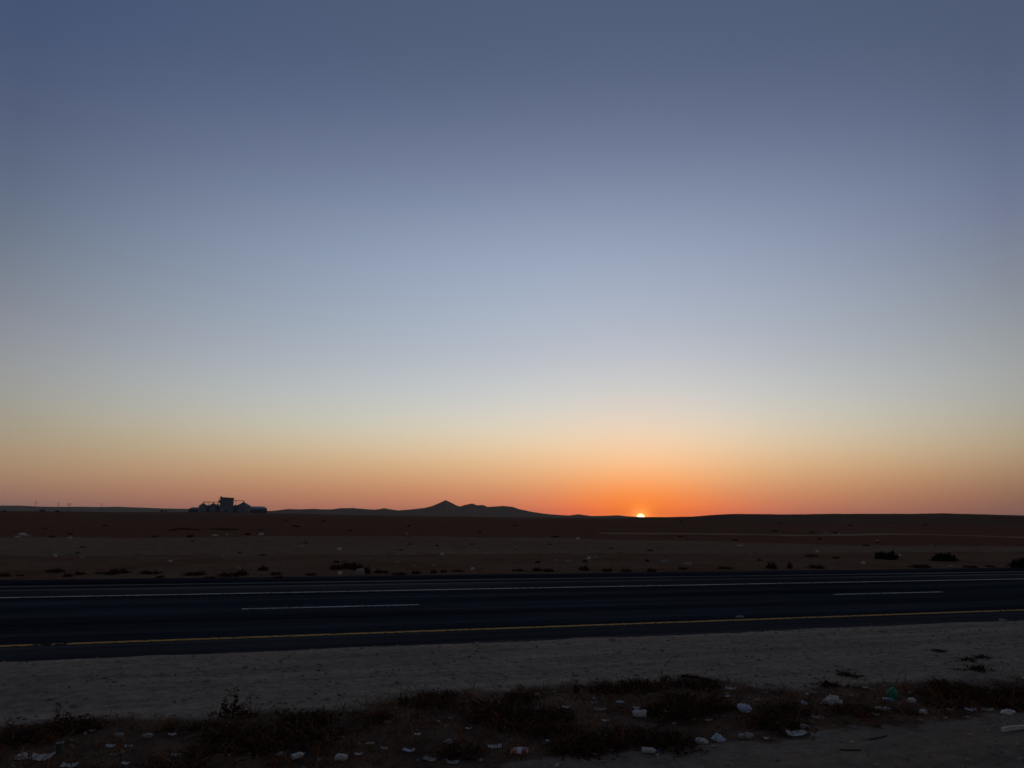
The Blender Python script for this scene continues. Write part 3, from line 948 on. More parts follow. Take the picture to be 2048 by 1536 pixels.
for i, (px, py, s, lab) in enumerate([
        (462, 1436, 1.0, 'upright leafy weed on the gravel edge, left of the middle of the median'),
        (488, 1436, 0.7, 'short weed sprig right beside the upright leafy weed on the gravel edge'),
        (122, 1470, 0.9, 'dark upright weed at the left end of the littered strip'),
        (805, 1410, 0.55, 'small dark sprig on the gravel above the straw, centre left'),
        (1150, 1386, 0.7, 'thin dark sprig at the top of the littered strip near the centre'),
        (1327, 1366, 0.5, 'small sprig beside the dark stick on the gravel'),
        (1428, 1408, 0.7, 'dark sprig standing under the dark stick in the littered strip')]):
    x, y, z = spot(px, py)
    put(SPRIGS[i % 3], x, y, z, rg.uniform(0, 6.28), s, lab, 'weed', 'upright weed sprigs on the median')
for i, (px, py, s, lab) in enumerate([
        (1966, 1317, 0.75, 'flat black weed lying on the gravel at the far right'),
        (1936, 1322, 0.7, 'thin creeping weed left of the flat black weed on the right gravel'),
        (1957, 1341, 1.0, 'creeping weed lowest of the trio on the gravel at the right'),
        (1876, 1303, 0.6, 'tiny creeping weed on the gravel near the road at the right'),
        (1700, 1352, 0.8, 'creeping weed on the gravel above the green bag'),
        (1660, 1372, 1.0, 'creeping weed just above the large crumpled pale bag')]):
    x, y, z = spot(px, py)
    put(CREEP, x, y, z, rg.uniform(0, 6.28), (s, s, s), lab, 'weed', 'creeping weeds on the gravel')

# shrubs and scrub beyond the road
for i, (px, py, wpx, hpx, lab) in enumerate([
        (1773, 1118, 44, 16, 'black rounded shrub beyond the road, left one of the two at the right'),
        (1889, 1122, 46, 16, 'black rounded shrub beyond the road, right one of the two at the right'),
        (2046, 1136, 40, 20, 'dark shrub beyond the road, cut by the right edge of the photo')]):
    x, y, z = spot(px, py)
    k = depth(x, y) / F
    put(SHRUB[i % 2], x, y, z - 0.02, i * 2.1, (wpx * k / 1.0, wpx * k / 1.0, hpx * k / 0.38), lab, 'shrub', 'dark shrubs beyond the road')
fs = [(10, 1153, 24, 10), (40, 1152, 18, 5), (112, 1144, 40, 9), (135, 1153, 20, 9), (160, 1149, 22, 9), (205, 1147, 40, 5), (238, 1146, 44, 12), (222, 1149, 30, 6), (298, 1148, 50, 10), (320, 1156, 18, 6),
      (390, 1150, 52, 9), (420, 1156, 26, 5), (462, 1152, 54, 10), (486, 1150, 28, 14), (527, 1141, 22, 12), (552, 1150, 26, 8), (556, 1156, 26, 6), (622, 1151, 26, 7), (672, 1139, 30, 13), (700, 1137, 42, 19), (716, 1140, 30, 14), (734, 1147, 16, 20),
      (762, 1146, 32, 10), (800, 1149, 34, 6), (832, 1147, 22, 8), (868, 1146, 18, 9), (888, 1145, 16, 8), (915, 1143, 30, 5), (1036, 1142, 28, 6), (1074, 1142, 22, 10), (1096, 1143, 26, 8), (1168, 1141, 22, 13), (1214, 1143, 26, 8), (1252, 1143, 24, 7), (1304, 1144, 22, 9),
      (1366, 1141, 22, 6), (1450, 1140, 34, 6), (1545, 1138, 26, 17), (1580, 1138, 12, 16), (1632, 1137, 42, 8), (1842, 1136, 46, 9), (1940, 1135, 34, 6), (1980, 1134, 22, 5), (672, 1125, 16, 6), (1622, 1113, 32, 5), (1672, 1117, 16, 5), (1518, 1121, 12, 5), (1076, 1126, 14, 7), (1170, 1124, 12, 6), (1295, 1123, 10, 6)]
for i, (px, py, wpx, hpx) in enumerate(fs):
    x, y, z = spot(px, py)
    k = depth(x, y) / F
    put(SCRUB[i % 3], x, y, z - 0.01, rg.uniform(0, 6.28), (wpx * k / 0.85, wpx * k / 0.85, hpx * k / 0.27),
        'low dark scrub plant along the far edge of the road', 'scrub', 'scrub plants along the far edge of the road')
fp = [(365, 1059, 40, 4), (345, 1061, 24, 3), (392, 1060, 26, 3), (430, 1059, 30, 3), (455, 1059.5, 34, 4), (470, 1060, 20, 3), (590, 1053, 16, 3), (572, 1041, 8, 3), (647, 1043, 8, 3.5), (594, 1054, 14, 3), (520, 1060, 12, 3), (380, 1074, 14, 8), (385, 1083, 10, 3), (310, 1075, 14, 4), (105, 1075, 16, 4), (140, 1069, 14, 4), (165, 1095, 12, 4), (155, 1106, 9, 4), (495, 1070, 12, 5), (612, 1086, 7, 4),
      (817, 1053, 7, 4), (820, 1089, 10, 3), (802, 1101, 8, 4), (874, 1092, 8, 4), (943, 1089, 12, 3), (1111, 1076, 18, 4), (1098, 1089, 10, 3), (1222, 1098, 8, 4), (1362, 1044, 9, 3), (1360, 1074, 12, 4), (1300, 1102, 14, 4), (1550, 1063, 16, 4), (1625, 1066, 16, 3), (1673, 1066.5, 14, 4), (1640, 1079, 12, 5), (1755, 1086, 9, 4), (1732, 1091, 16, 4), (1470, 1083, 10, 4), (526, 1111, 12, 4), (480, 1106, 8, 4), (1030, 1052, 9, 3), (1560, 1047, 10, 3), (1700, 1052, 12, 3), (1850, 1050, 12, 3), (90, 1058, 8, 3), (210, 1052, 12, 3), (700, 1062, 12, 3), (960, 1066, 8, 3)]
for i, (px, py, wpx, hpx) in enumerate(fp):
    x, y, z = spot(px, py)
    k = depth(x, y) / F
    put(SCRUB[i % 3], x, y, z - 0.01, rg.uniform(0, 6.28), (wpx * k / 0.85, wpx * k / 0.85, hpx * k / 0.27),
        'small dark scrub clump scattered on the brown plain beyond the road', 'scrub', 'scrub clumps on the plain')


def tree(px, py, wpx, hpx, dist, seed, label):
    a = math.radians(azel(px, py)[0]); x, y = dist * math.sin(a), dist * math.cos(a)
    z = float(gz(x, y)); w = wpx * dist / F * 0.95; h = max(hpx * dist / F, 2.6)
    rg = np.random.default_rng(seed)
    t = tag(empty('tree', (x, y, z), 0), label, 'tree', 'trees far off on the plain')
    P = []
    for k in range(5):
        a_ = k * 1.257 + rg.uniform(-.4, .4)
        P.append(bar((0, 0, h * 0.25), (math.cos(a_) * w * 0.3, math.sin(a_) * w * 0.3, h * rg.uniform(0.55, 0.85)), 0.12))
    V, Fc = join(lathe([(0.26, -0.1), (0.2, h * 0.15), (0.15, h * 0.45)], 8), *P)
    mesh_obj('trunk', V, Fc, M_BARK, t)
    LV, LF = [], []
    for c in range(26):
        q = rg.normal(0, 1, 3); q /= np.linalg.norm(q); q *= rg.uniform(0.2, 1) ** 0.5
        cc = np.array([q[0] * w * 0.42, q[1] * w * 0.42, h * 0.6 + q[2] * h * 0.34])
        for _ in range(60):
            p = cc + rg.normal(0, 1, 3) * np.array([w * 0.07, w * 0.07, h * 0.07])
            a1 = rg.normal(0, 1, 3); a1 /= np.linalg.norm(a1); a2 = np.cross(a1, rg.normal(0, 1, 3)); a2 /= np.linalg.norm(a2)
            l = rg.uniform(0.2, 0.4); n = len(LV)
            LV.extend([tuple(p), tuple(p + a1 * l * .5 + a2 * l * .3), tuple(p + a1 * l), tuple(p + a1 * l * .5 - a2 * l * .3)])
            LF.append((n, n + 1, n + 2, n + 3))
    mesh_obj('crown', LV, LF, M_LEAF, t)


tree(85.5, 1021, 12, 5.5, 1150, 1, 'broad dark tree on the plain below the far pylons')
tree(114.5, 1022, 9, 3.5, 1100, 2, 'small dark tree on the plain right of the broad tree')
tree(9, 1022.5, 6, 3, 1000, 3, 'tiny dark tree on the plain by the left edge of the photo')
tree(324, 1022, 8, 5.5, 1350, 4, 'dark tree on the plain left of the grain store')
tree(331.5, 1022.5, 6, 4.5, 1400, 5, 'slighter tree touching the dark tree left of the grain store')

# loose ground cover in the littered strip: twigs and straw nobody could count
rg = np.random.default_rng(21)
V, Fc = [], []
N = 13000
pu = rg.uniform(-8.5, 14.5, N * 3); pv = rg.uniform(5.2, 12, N * 3)
keep = rg.uniform(0, 1, N * 3) < band(pu, pv) * (0.45 + 0.55 * (fbm(pu * 1.3, pv * 1.3, 3, 55) > -0.1))
pu, pv = pu[keep][:N], pv[keep][:N]
pz = mz(pu, pv)
for u, v, z in zip(pu, pv, pz):
    x, y = xy(u, v)
    a_ = rg.uniform(0, 6.28); L = rg.uniform(0.03, 0.15); up = rg.uniform(0.0, 1.2) ** 1.5 * L; w = rg.uniform(0.0015, 0.004)
    d = np.array([math.cos(a_), math.sin(a_)]); s = np.array([-d[1], d[0]]) * w
    n = len(V)
    m_ = np.array([x, y]) + d * L * 0.5; e_ = np.array([x, y]) + d * L
    V += [(x - s[0], y - s[1], z), (x + s[0], y + s[1], z), (x, y, z + w * 2),
          (m_[0] - s[0], m_[1] - s[1], z + up * 0.75), (m_[0] + s[0], m_[1] + s[1], z + up * 0.75), (m_[0], m_[1], z + up * 0.75 + w * 2),
          (e_[0], e_[1], z + up)]
    Fc += [(n, n + 1, n + 4, n + 3), (n + 1, n + 2, n + 5, n + 4), (n + 2, n, n + 3, n + 5), (n + 3, n + 4, n + 6), (n + 4, n + 5, n + 6), (n + 5, n + 3, n + 6)]
tag(mesh_obj('dry_straw', V, Fc, M_STRAW), kind='stuff')

# pebbles
M_PEBBLE = leafy('pebble', (0.11, 0.088, 0.065), (0.50, 0.40, 0.29))
M_VPEBBLE = leafy('verge_pebble', (0.08, 0.05, 0.035), (0.24, 0.17, 0.12))
PH = (1 + 5 ** 0.5) / 2
IV = np.array([(-1, PH, 0), (1, PH, 0), (-1, -PH, 0), (1, -PH, 0), (0, -1, PH), (0, 1, PH), (0, -1, -PH), (0, 1, -PH), (PH, 0, -1), (PH, 0, 1), (-PH, 0, -1), (-PH, 0, 1)]) / math.hypot(1, PH)
IF = np.array([(0, 11, 5), (0, 5, 1), (0, 1, 7), (0, 7, 10), (0, 10, 11), (1, 5, 9), (5, 11, 4), (11, 10, 2), (10, 7, 6), (7, 1, 8), (3, 9, 4), (3, 4, 2), (3, 2, 6), (3, 6, 8), (3, 8, 9), (4, 9, 5), (2, 4, 11), (6, 2, 10), (8, 6, 7), (9, 8, 1)])


def pebbles(name, u, v, z, size, rg, mat):
    n = len(u)
    x, y = xy(u, v)
    V = IV[None] * rg.uniform(0.65, 1.25, (n, 12, 1)) * np.stack([rg.uniform(.7, 1.3, n), rg.uniform(.7, 1.3, n), rg.uniform(.4, .8, n)], -1)[:, None] * size[:, None, None]
    a_ = rg.uniform(0, 6.28, n); ca, sa = np.cos(a_)[:, None], np.sin(a_)[:, None]
    X = V[..., 0] * ca - V[..., 1] * sa + x[:, None]; Y = V[..., 0] * sa + V[..., 1] * ca + y[:, None]; Z = V[..., 2] + z[:, None] + size[:, None] * 0.15
    co = np.stack([X, Y, Z], -1).reshape(-1, 3).astype(np.float32)
    fc = (IF[None] + (np.arange(n) * 12)[:, None, None]).reshape(-1, 3).astype(np.int32)
    me = bpy.data.meshes.new(name)
    me.vertices.add(len(co)); me.vertices.foreach_set('co', co.ravel())
    me.loops.add(fc.size); me.loops.foreach_set('vertex_index', fc.ravel())
    me.polygons.add(len(fc)); me.polygons.foreach_set('loop_start', np.arange(0, fc.size, 3, dtype=np.int32))
    me.update(calc_edges=True)
    me.materials.append(mat)
    o = bpy.data.objects.new(name, me); COL.objects.link(o)
    return tag(o, kind='stuff')


rg = np.random.default_rng(31)
N = 15000
pu = rg.uniform(-9, 15, N); pv = rg.uniform(4.6, 12.15, N)
k_ = rg.uniform(0, 1, N) < (1 - 0.75 * band(pu, pv)) * (0.35 + 0.65 * sm(-0.3, 0.3, fbm(pu, pv, 3, 56)))
pu, pv = pu[k_], pv[k_]
pebbles('gravel', pu, pv, mz(pu, pv), 0.005 + 0.022 * rg.uniform(0, 1, len(pu)) ** 3.5, rg, M_PEBBLE)
N = 1100
pu = rg.uniform(-20, 30, N); pv = rg.uniform(26.0, 38, N)
pebbles('verge_gravel', pu, pv, vz(pu, pv), 0.008 + 0.035 * rg.uniform(0, 1, N) ** 4, rg, M_VPEBBLE)

# ------------------------------------------------------------------ litter, stones and sticks
import bmesh
from mathutils import noise as mnoise, Vector


def plastic(name, a, b, rough=0.5, spec=0.3):
    m = Mat(name, rough, spec)
    m.color(m.ramp(m.noise(9.0, 4, 0.6), [(0.3, a), (0.7, b)]))
    return m.m


M_BAG = plastic('pale_plastic', (0.40, 0.36, 0.30), (0.70, 0.635, 0.54))
M_BAGBLUE = plastic('bluish_plastic', (0.36, 0.385, 0.44), (0.60, 0.62, 0.66))
M_BAGGREEN = plastic('green_plastic', (0.012, 0.16, 0.085), (0.03, 0.24, 0.13))
M_BAGDULL = plastic('dusty_plastic', (0.22, 0.185, 0.14), (0.36, 0.31, 0.24))
M_TEAL = plastic('clear_teal_plastic', (0.14, 0.19, 0.19), (0.24, 0.30, 0.30), 0.3)
M_PAPER = plastic('weathered_paper', (0.40, 0.36, 0.295), (0.70, 0.63, 0.52), 0.9, 0.1)
M_PINK = plastic('pinkish_paper', (0.26, 0.19, 0.17), (0.36, 0.27, 0.25), 0.9, 0.1)
M_ORANGE = plastic('orange_foil', (0.26, 0.06, 0.008), (0.38, 0.10, 0.012), 0.4)
M_REDFOIL = plastic('red_foil', (0.16, 0.018, 0.008), (0.22, 0.025, 0.012), 0.4)
M_WHITE2 = plastic('white_print', (0.46, 0.46, 0.46), (0.60, 0.60, 0.60), 0.5)
M_STONE = speckled('stone', (0.19, 0.155, 0.115), (0.34, 0.28, 0.21), 14.0, 0.95, 0.1, 0.0, 0.5, 0.01)
M_CAP = plastic('bottle_cap', (0.05, 0.10, 0.25), (0.07, 0.14, 0.32), 0.4)
LIT = np.random.default_rng(77)
_bag_cache = {}


def lump_mesh(key, seed, crumple, mat, sub=3, flat=False):
    bm = bmesh.new()
    bmesh.ops.create_icosphere(bm, subdivisions=sub, radius=0.5)
    off = Vector((seed * 3.7, seed * 1.9, seed * 5.3))
    for v in bm.verts:
        p = v.co.copy()
        k = 1.0 + crumple * (0.9 * mnoise.noise(p * 2.2 + off) + 0.8 * (abs(mnoise.noise(p * 5.0 + off)) - 0.25) + 0.35 * mnoise.noise(p * 11.0 + off))
        v.co = p * k
        v.co.z = max(v.co.z, -0.22)
    me = bpy.data.meshes.new(key)
    bm.to_mesh(me); bm.free()
    me.materials.append(mat)
    return me


LITTER = []


def at_pixel(px, py, wpx, hpx):
    LITTER.append((px, py, wpx))
    x, y, z = spot(px, py + hpx * 0.42)
    return x, y, z, depth(x, y) / F * (0.88 if py > 1300 else 1.0)


def lump(name, px, py, wpx, hpx, mat, label, cat, crumple=0.5, seed=0, group=None, tilt=0.0, ears=False, rot=0.0):
    x, y, z, k = at_pixel(px, py, wpx, hpx)
    o = bpy.data.objects.new(name, lump_mesh(name, seed or px % 97 + 1, crumple, mat)); COL.objects.link(o)
    w, h = wpx * k, hpx * k
    o.scale = (w * 1.02, max(w * 0.65, h), h * 1.35)
    o.location = (x, y, z + h * 0.24)
    o.rotation_euler = (0, tilt, rot)
    if ears:
        for s in (-1, 1):
            P = [(s * 0.30, 0, 0.30), (s * 0.42, 0.05 * s, 0.52), (s * 0.30, 0.10, 0.66), (s * 0.18, 0.05, 0.50), (s * 0.24, 0, 0.30)]
            V, Fc = join(*[bar(P[i], P[i + 1], 0.07) for i in range(4)])
            mesh_obj('handle', V, Fc, mat, o)
    return tag(o, label, cat, group)


def scrap(name, px, py, wpx, hpx, mat, label, cat, rot=0.0, tilt=0.0, group=None, curl=0.35):
    """a bent, creased sheet lying on the ground"""
    x, y, z, k = at_pixel(px, py, wpx, hpx)
    w, d = wpx * k, max(wpx * k * 0.45, 0.03)
    sd = LIT.uniform(0, 50)
    n, m = 11, 7
    V = []
    for j in range(m):
        for i in range(n):
            s, t = i / (n - 1) - 0.5, j / (m - 1) - 0.5
            e = 0.10 * mnoise.noise(Vector((s * 5, t * 5, sd)))
            zz = curl * w * (s * s * 1.2 + 0.25 * mnoise.noise(Vector((s * 3, t * 3, sd + 9))) + 0.12 * mnoise.noise(Vector((s * 8, t * 8, sd + 3))))
            V.append(((s + e) * w, (t + e * 0.7) * d, zz + 0.012 + 0.25 * (t + 0.5) * d))
    Fc = [(j * n + i, j * n + i + 1, (j + 1) * n + i + 1, (j + 1) * n + i) for j in range(m - 1) for i in range(n - 1)]
    zb = min(v[2] for v in V)
    o = mesh_obj(name, [(a, b, c - zb) for a, b, c in V], Fc, mat)
    md = o.modifiers.new('thickness', 'SOLIDIFY'); md.thickness = 0.002
    o.location = (x, y, z + 0.004); o.rotation_euler = (0, tilt, rot)
    return tag(o, label, cat, group)


def bottle(px, py, wpx, hpx, mat, label, rot=0.0, upright=False):
    x, y, z, k = at_pixel(px, py, wpx, hpx)
    L = (hpx if upright else wpx) * k; r = (wpx if upright else hpx) * k * 0.5
    t = tag(empty('plastic_bottle', (x, y, z)), label, 'bottle')
    pr = [(r * 0.80, 0), (r * 0.98, 0.02 * L), (r, 0.08 * L), (r * 0.93, 0.20 * L), (r, 0.30 * L), (r * 0.90, 0.42 * L), (r, 0.54 * L), (r * 0.97, 0.66 * L), (r * 0.62, 0.80 * L), (r * 0.36, 0.88 * L), (r * 0.36, 0.93 * L)]
    V, Fc = lathe(pr, 20)
    b = mesh_obj('bottle_body', V, Fc, mat, t, smooth=True)
    V, Fc = lathe([(r * 0.44, 0.915 * L), (r * 0.44, L), (r * 0.40, L * 1.005)], 16)
    c = mesh_obj('cap', V, Fc, M_CAP, t)
    if not upright:
        t.rotation_euler = (0, math.radians(86), rot)
        t.location = (x - math.cos(rot) * L / 2, y - math.sin(rot) * L / 2, z + r * 0.85)
    return t


def cup(px, py, wpx, hpx, mat, label, tilt=0.0, rot=0.0):
    x, y, z, k = at_pixel(px, py, wpx, hpx)
    r, h = wpx * k * 0.5, hpx * k
    t = tag(empty('paper_cup', (x, y, z)), label, 'cup')
    V, Fc = lathe([(r * 0.72, 0), (r * 0.98, h), (r * 1.04, h), (r * 1.04, h * 1.03), (r * 0.94, h * 1.03), (r * 0.68, h * 0.04)], 24)
    mesh_obj('cup_wall', V, Fc, mat, t, smooth=True)
    t.rotation_euler = (tilt, 0, rot)
    if tilt:
        t.location = (x, y, z + r * 0.9)
    return t


def packet(px, py, wpx, hpx, label):
    x, y, z, k = at_pixel(px, py, wpx, hpx)
    w, d, h = wpx * k * 0.5, hpx * k * 0.9, hpx * k * 0.42
    n, m = 17, 11

    def skin(s0, s1, lift):
        V, Fc = [], []
        for j in range(m):
            for i in range(n):
                s = s0 + (s1 - s0) * i / (n - 1); t = -1 + 2 * j / (m - 1)
                b = (max(0, 1 - s ** 4) * max(0, 1 - t ** 4)) ** 0.6
                cr = 0.10 * mnoise.noise(Vector((s * 4, t * 3, 2.2)))
                V.append((s * w, t * d * (1 - 0.10 * b), h * (0.35 + b * (0.75 + cr)) + lift + 0.35 * h * (t + 1)))
        for j in range(m - 1):
            for i in range(n - 1):
                a = j * n + i; Fc.append((a, a + 1, a + n + 1, a + n))
        return V, Fc
    t = tag(empty('snack_packet', (x, y, z), -0.15), label, 'packet')
    V, Fc = skin(-1, 1, 0)
    VB = [(a, b, 0.1 * h + 0.35 * h * (b / d + 1) * 0.6) for a, b, c in V]
    V2, F2 = join((V, Fc), (VB, [tuple(reversed(f)) for f in Fc]))
    mesh_obj('wrapper', V2, F2, M_ORANGE, t)
    V, Fc = skin(-0.25, 0.32, 0.004)
    mesh_obj('printed_panel', V, Fc, M_WHITE2, t)
    V, Fc = skin(0.34, 0.96, 0.003)
    mesh_obj('foil_corner', V, Fc, M_REDFOIL, t)


def stick(pts, w, label, mat, name='stick', cat='stick'):
    P = []
    S = [spot(*p) for p in pts]
    for i in range(len(S) - 1):
        a, b = S[i], S[i + 1]
        P.append(bar((a[0], a[1], a[2] + w * 0.6), (b[0], b[1], b[2] + w * 0.6), w * (1 - 0.12 * i)))
    V, Fc = join(*P)
    return tag(mesh_obj(name, V, Fc, mat), label, cat)


B = lambda *a, **k: lump('plastic_bag', *a, cat='plastic bag', **k)
S = lambda *a, **k: scrap('paper_scrap', *a, cat='paper scrap', **k)
# left end
B(43, 1512, 22, 15, M_BAG, 'pale crumpled bag at the bottom left corner of the littered strip', rot=0.4)
cup(118, 1497, 16, 22, M_TEAL, 'bluish upright cup in the weeds near the left edge')
S(84, 1517, 44, 9, M_PAPER, 'bowed white strip of paper between the corner bag and the bluish cup', rot=0.1)
S(138, 1531, 32, 9, M_PAPER, 'white slip of paper at the bottom edge below the bluish cup', rot=0.25)
S(184, 1461, 14, 5, M_PAPER, 'small slip of paper at the gravel edge right of the dark upright weed', rot=-0.2)
S(221, 1492, 20, 6, M_PAPER, 'left one of two pale slips lying side by side in black weeds', rot=0.0)
S(257, 1492, 17, 6, M_PAPER, 'right one of two pale slips lying side by side in black weeds', rot=0.1)
B(237, 1469, 20, 9, M_BAGDULL, 'dusty flat bag at the gravel edge, above the two pale slips', rot=0.0)
B(294, 1470, 24, 10, M_BAGDULL, 'dusty bag right of the flat bag at the gravel edge', rot=-0.2)
S(344, 1468, 17, 7, M_PAPER, 'tilted pale scrap right of the two dusty bags', rot=0.35)
S(352, 1510, 20, 6, M_PAPER, 'tilted white scrap on the reddish soil, lower left', rot=0.35)
S(228, 1508, 16, 7, M_BAGDULL, 'dull scrap below the two pale slips in the black weeds', rot=0.0)
S(251, 1526, 17, 7, M_PAPER, 'white scrap at the bottom edge right of the dull scrap', rot=-0.1)
# left of centre
S(543, 1475, 18, 6, M_BAGDULL, 'dull scrap above the black weeds left of the slanting bottle', rot=0.0)
B(561, 1508, 22, 9, M_BAGDULL, 'small grey bag directly left of the slanting bottle', rot=0.2)
bottle(596, 1512, 34, 14, M_BAG, 'slanting white bottle lying at the bottom left of centre', rot=0.75)
B(681, 1514, 30, 15, M_BAG, 'rounded white bag right of the slanting bottle', crumple=0.35)
S(717, 1508, 18, 5, M_PAPER, 'thin white strip between the rounded bag and the upright cup', rot=0.1)
cup(740, 1495, 19, 17, M_BAGDULL, 'dusty grey cup standing above the thin white strip')
S(768, 1496, 16, 6, M_BAGDULL, 'dull flake just right of the dusty grey cup', rot=0.2)
S(817, 1500, 26, 8, M_WHITE2, 'bright bluish white scrap right of the dusty grey cup', rot=-0.1)
S(835, 1468, 14, 5, M_PAPER, 'lone bright sliver on the brown soil left of centre', rot=0.1)
S(860, 1518, 30, 9, M_BAGDULL, 'curved dull strip under the bluish white scrap', rot=-0.4)
S(906, 1525, 26, 7, M_BAGDULL, 'dull strip at the bottom edge right of the curved strip', rot=0.15)
B(897, 1483, 20, 9, M_BAGDULL, 'flattened dusty bag on the soil left of the long grey strip', rot=0.1)
S(990, 1493, 32, 7, M_PAPER, 'long grey strip left of the orange packet', rot=0.15)
S(937, 1457, 13, 4, M_PAPER, 'tiny bright sliver above the long grey strip', rot=0.0)
packet(1039, 1500, 38, 15, 'torn orange snack packet with a white middle near the bottom edge')
# centre to right
S(1071, 1416, 17, 7, M_PINK, 'pinkish scrap at the top of the weeds near the centre', rot=-0.3)
S(1132, 1414, 18, 7, M_PAPER, 'pale scrap right of the pinkish scrap', rot=-0.1)
S(1198, 1418, 22, 8, M_BAGDULL, 'dull slanting scrap left of the small bright carton', rot=-0.3)
S(1211, 1440, 17, 7, M_PAPER, 'pale scrap below the dull slanting scrap', rot=-0.1)
cup(1240, 1409, 16, 11, M_WHITE2, 'small bright cup standing above the wrinkled grey bag')
B(1278, 1426, 34, 18, M_BAG, 'wrinkled grey white bag in the middle of the right weeds', crumple=0.8)
bottle(1300, 1502, 36, 13, M_BAG, 'white bottle lying at the lower edge of the strip, right of centre', rot=-0.5)
B(1404, 1482, 28, 13, M_BAG, 'pale bag at the lower edge of the strip, left of the bluish white bag', rot=-0.1)
B(1438, 1476, 30, 15, M_BAGBLUE, 'bluish white bag leaning right at the lower edge of the strip', tilt=0.35)
S(1416, 1438, 18, 9, M_BAGDULL, 'slanting dull scrap in the black pit of weeds', rot=-0.5)
B(1491, 1471, 32, 11, M_BAGDULL, 'flat grey bag right of the bluish white bag', rot=0.1)
B(1489, 1416, 30, 18, M_BAGBLUE, 'large bluish bag drooping to the right below the dark stick', tilt=0.4)
B(1515, 1400, 14, 9, M_BAGDULL, 'small dusty bag above right of the large drooping bag', rot=0.0)
S(1461, 1377, 22, 7, M_PAPER, 'slanting pale strip at the right tip of the dark stick', rot=-0.6)
B(1608, 1405, 17, 8, M_BAGBLUE, 'small blue tinted bag left of the large crumpled pale bag', tilt=0.2)
B(1665, 1400, 42, 20, M_BAG, 'large crumpled pale bag left of the green bag', crumple=0.62)
S(1703, 1389, 14, 8, M_PINK, 'small pinkish scrap right of the large crumpled bag', rot=0.4)
S(1731, 1374, 14, 4, M_PAPER, 'bright sliver on the gravel above the green bag', rot=0.0)
S(1746, 1379, 11, 4, M_BAGDULL, 'dull flake beside the bright sliver above the green bag', rot=0.2)
S(1756, 1396, 12, 5, M_PINK, 'small pinkish flake touching the green bag on its left', rot=0.4)
B(1785, 1386, 25, 25, M_BAGGREEN, 'green plastic bag standing in the weeds at the right', crumple=0.35, ears=True)
B(1774, 1399, 30, 8, M_TEAL, 'flat pale green bag at the foot of the green bag', rot=0.1)
B(1823, 1400, 20, 12, M_BAG, 'round white bag right of the green bag', crumple=0.25)
bottle(1766, 1418, 34, 8, M_PAPER, 'thin pale bottle lying aslant below the green bag', rot=-0.35)
S(1752, 1428, 16, 8, M_BAGDULL, 'dull scrap under the thin pale bottle', rot=-0.3)
B(1847, 1423, 20, 10, M_BAG, 'pale bag lower right of the round white bag', tilt=0.2)
S(1901, 1417, 16, 9, M_PINK, 'brownish scrap between the pale bags and the right end', rot=-0.6)
S(1942, 1418, 25, 9, M_BAGBLUE, 'bluish slanting scrap at the right end of the strip', rot=-0.35)
S(1976, 1419, 24, 7, M_BAGDULL, 'dull slip right of the bluish slanting scrap', rot=-0.2)
B(2016, 1424, 34, 12, M_BAG, 'long white bag at the far right end of the strip', rot=0.3)
S(2017, 1379, 10, 6, M_PAPER, 'small pale flake at the top right end of the weeds', rot=0.0)
B(1609, 1452, 20, 10, M_PINK, 'pinkish lump above the pale torn card', rot=0.2)
S(1592, 1466, 48, 10, M_BAG, 'pale torn card at the lower edge of the strip, right side', rot=0.15)
S(1635, 1434, 26, 8, M_PINK, 'brown scrap above the pinkish lump', rot=-0.1)
S(1706, 1452, 20, 8, M_PINK, 'brownish slanting scrap low in the right weeds', rot=-0.4)
S(1632, 1470, 22, 8, M_BAGDULL, 'dull flake right of the pale torn card', rot=0.0)

# the long pale board at the right edge, the dark stick
stick([(2006, 1464), (2030, 1460), (2062, 1457)], 0.035, 'long pale batten lying on the gravel at the bottom right edge', M_PAPER, 'wooden_batten', 'batten')
stick([(1362, 1354), (1390, 1357), (1412, 1361), (1428, 1367), (1441, 1376)], 0.028, 'dark curved stick lying on the gravel edge right of centre', M_TWIG)
stick([(1680, 1500), (1700, 1501.5), (1722, 1501)], 0.008, 'short dark bar added for a streak of shadow and tracks on the bare gravel at the lower right', M_TWIG)  # added bar, drawn for a dark streak of shadow and tracks
stick([(1738, 1480), (1755, 1477), (1774, 1472)], 0.008, 'thin dark bar added for a streak of shadow and tracks at the lower edge of the right weeds', M_TWIG)  # second added bar, another shadow and track streak laid as geometry

# single stones on the gravel
for i, (px, py, w, h) in enumerate([(490, 1333, 12, 6), (416, 1361, 14, 7), (326, 1347, 20, 8), (655, 1396, 14, 6), (718, 1416, 34, 12), (700, 1421, 16, 8), (45, 1368, 14, 6), (176, 1429, 14, 7), (148, 1410, 20, 9), (22, 1437, 18, 9), (100, 1397, 18, 7), (590, 1340, 10, 5), (1000, 1370, 14, 6), (1090, 1347, 12, 5), (1336, 1352, 14, 8), (1610, 1370, 14, 6), (1672, 1331, 10, 5), (1766, 1262, 16, 5), (1480, 1233, 20, 4), (2005, 1240, 20, 4), (870, 1326, 12, 6), (1225, 1279, 14, 5), (905, 1348, 14, 6), (560, 1403, 16, 6), (990, 1384, 12, 6)]):
    lump('stone', px, py, w, h, M_STONE, 'single larger stone lying on the bare gravel of the median', 'stone', crumple=0.28, seed=i + 3, group='larger stones on the gravel', rot=i * 0.9)

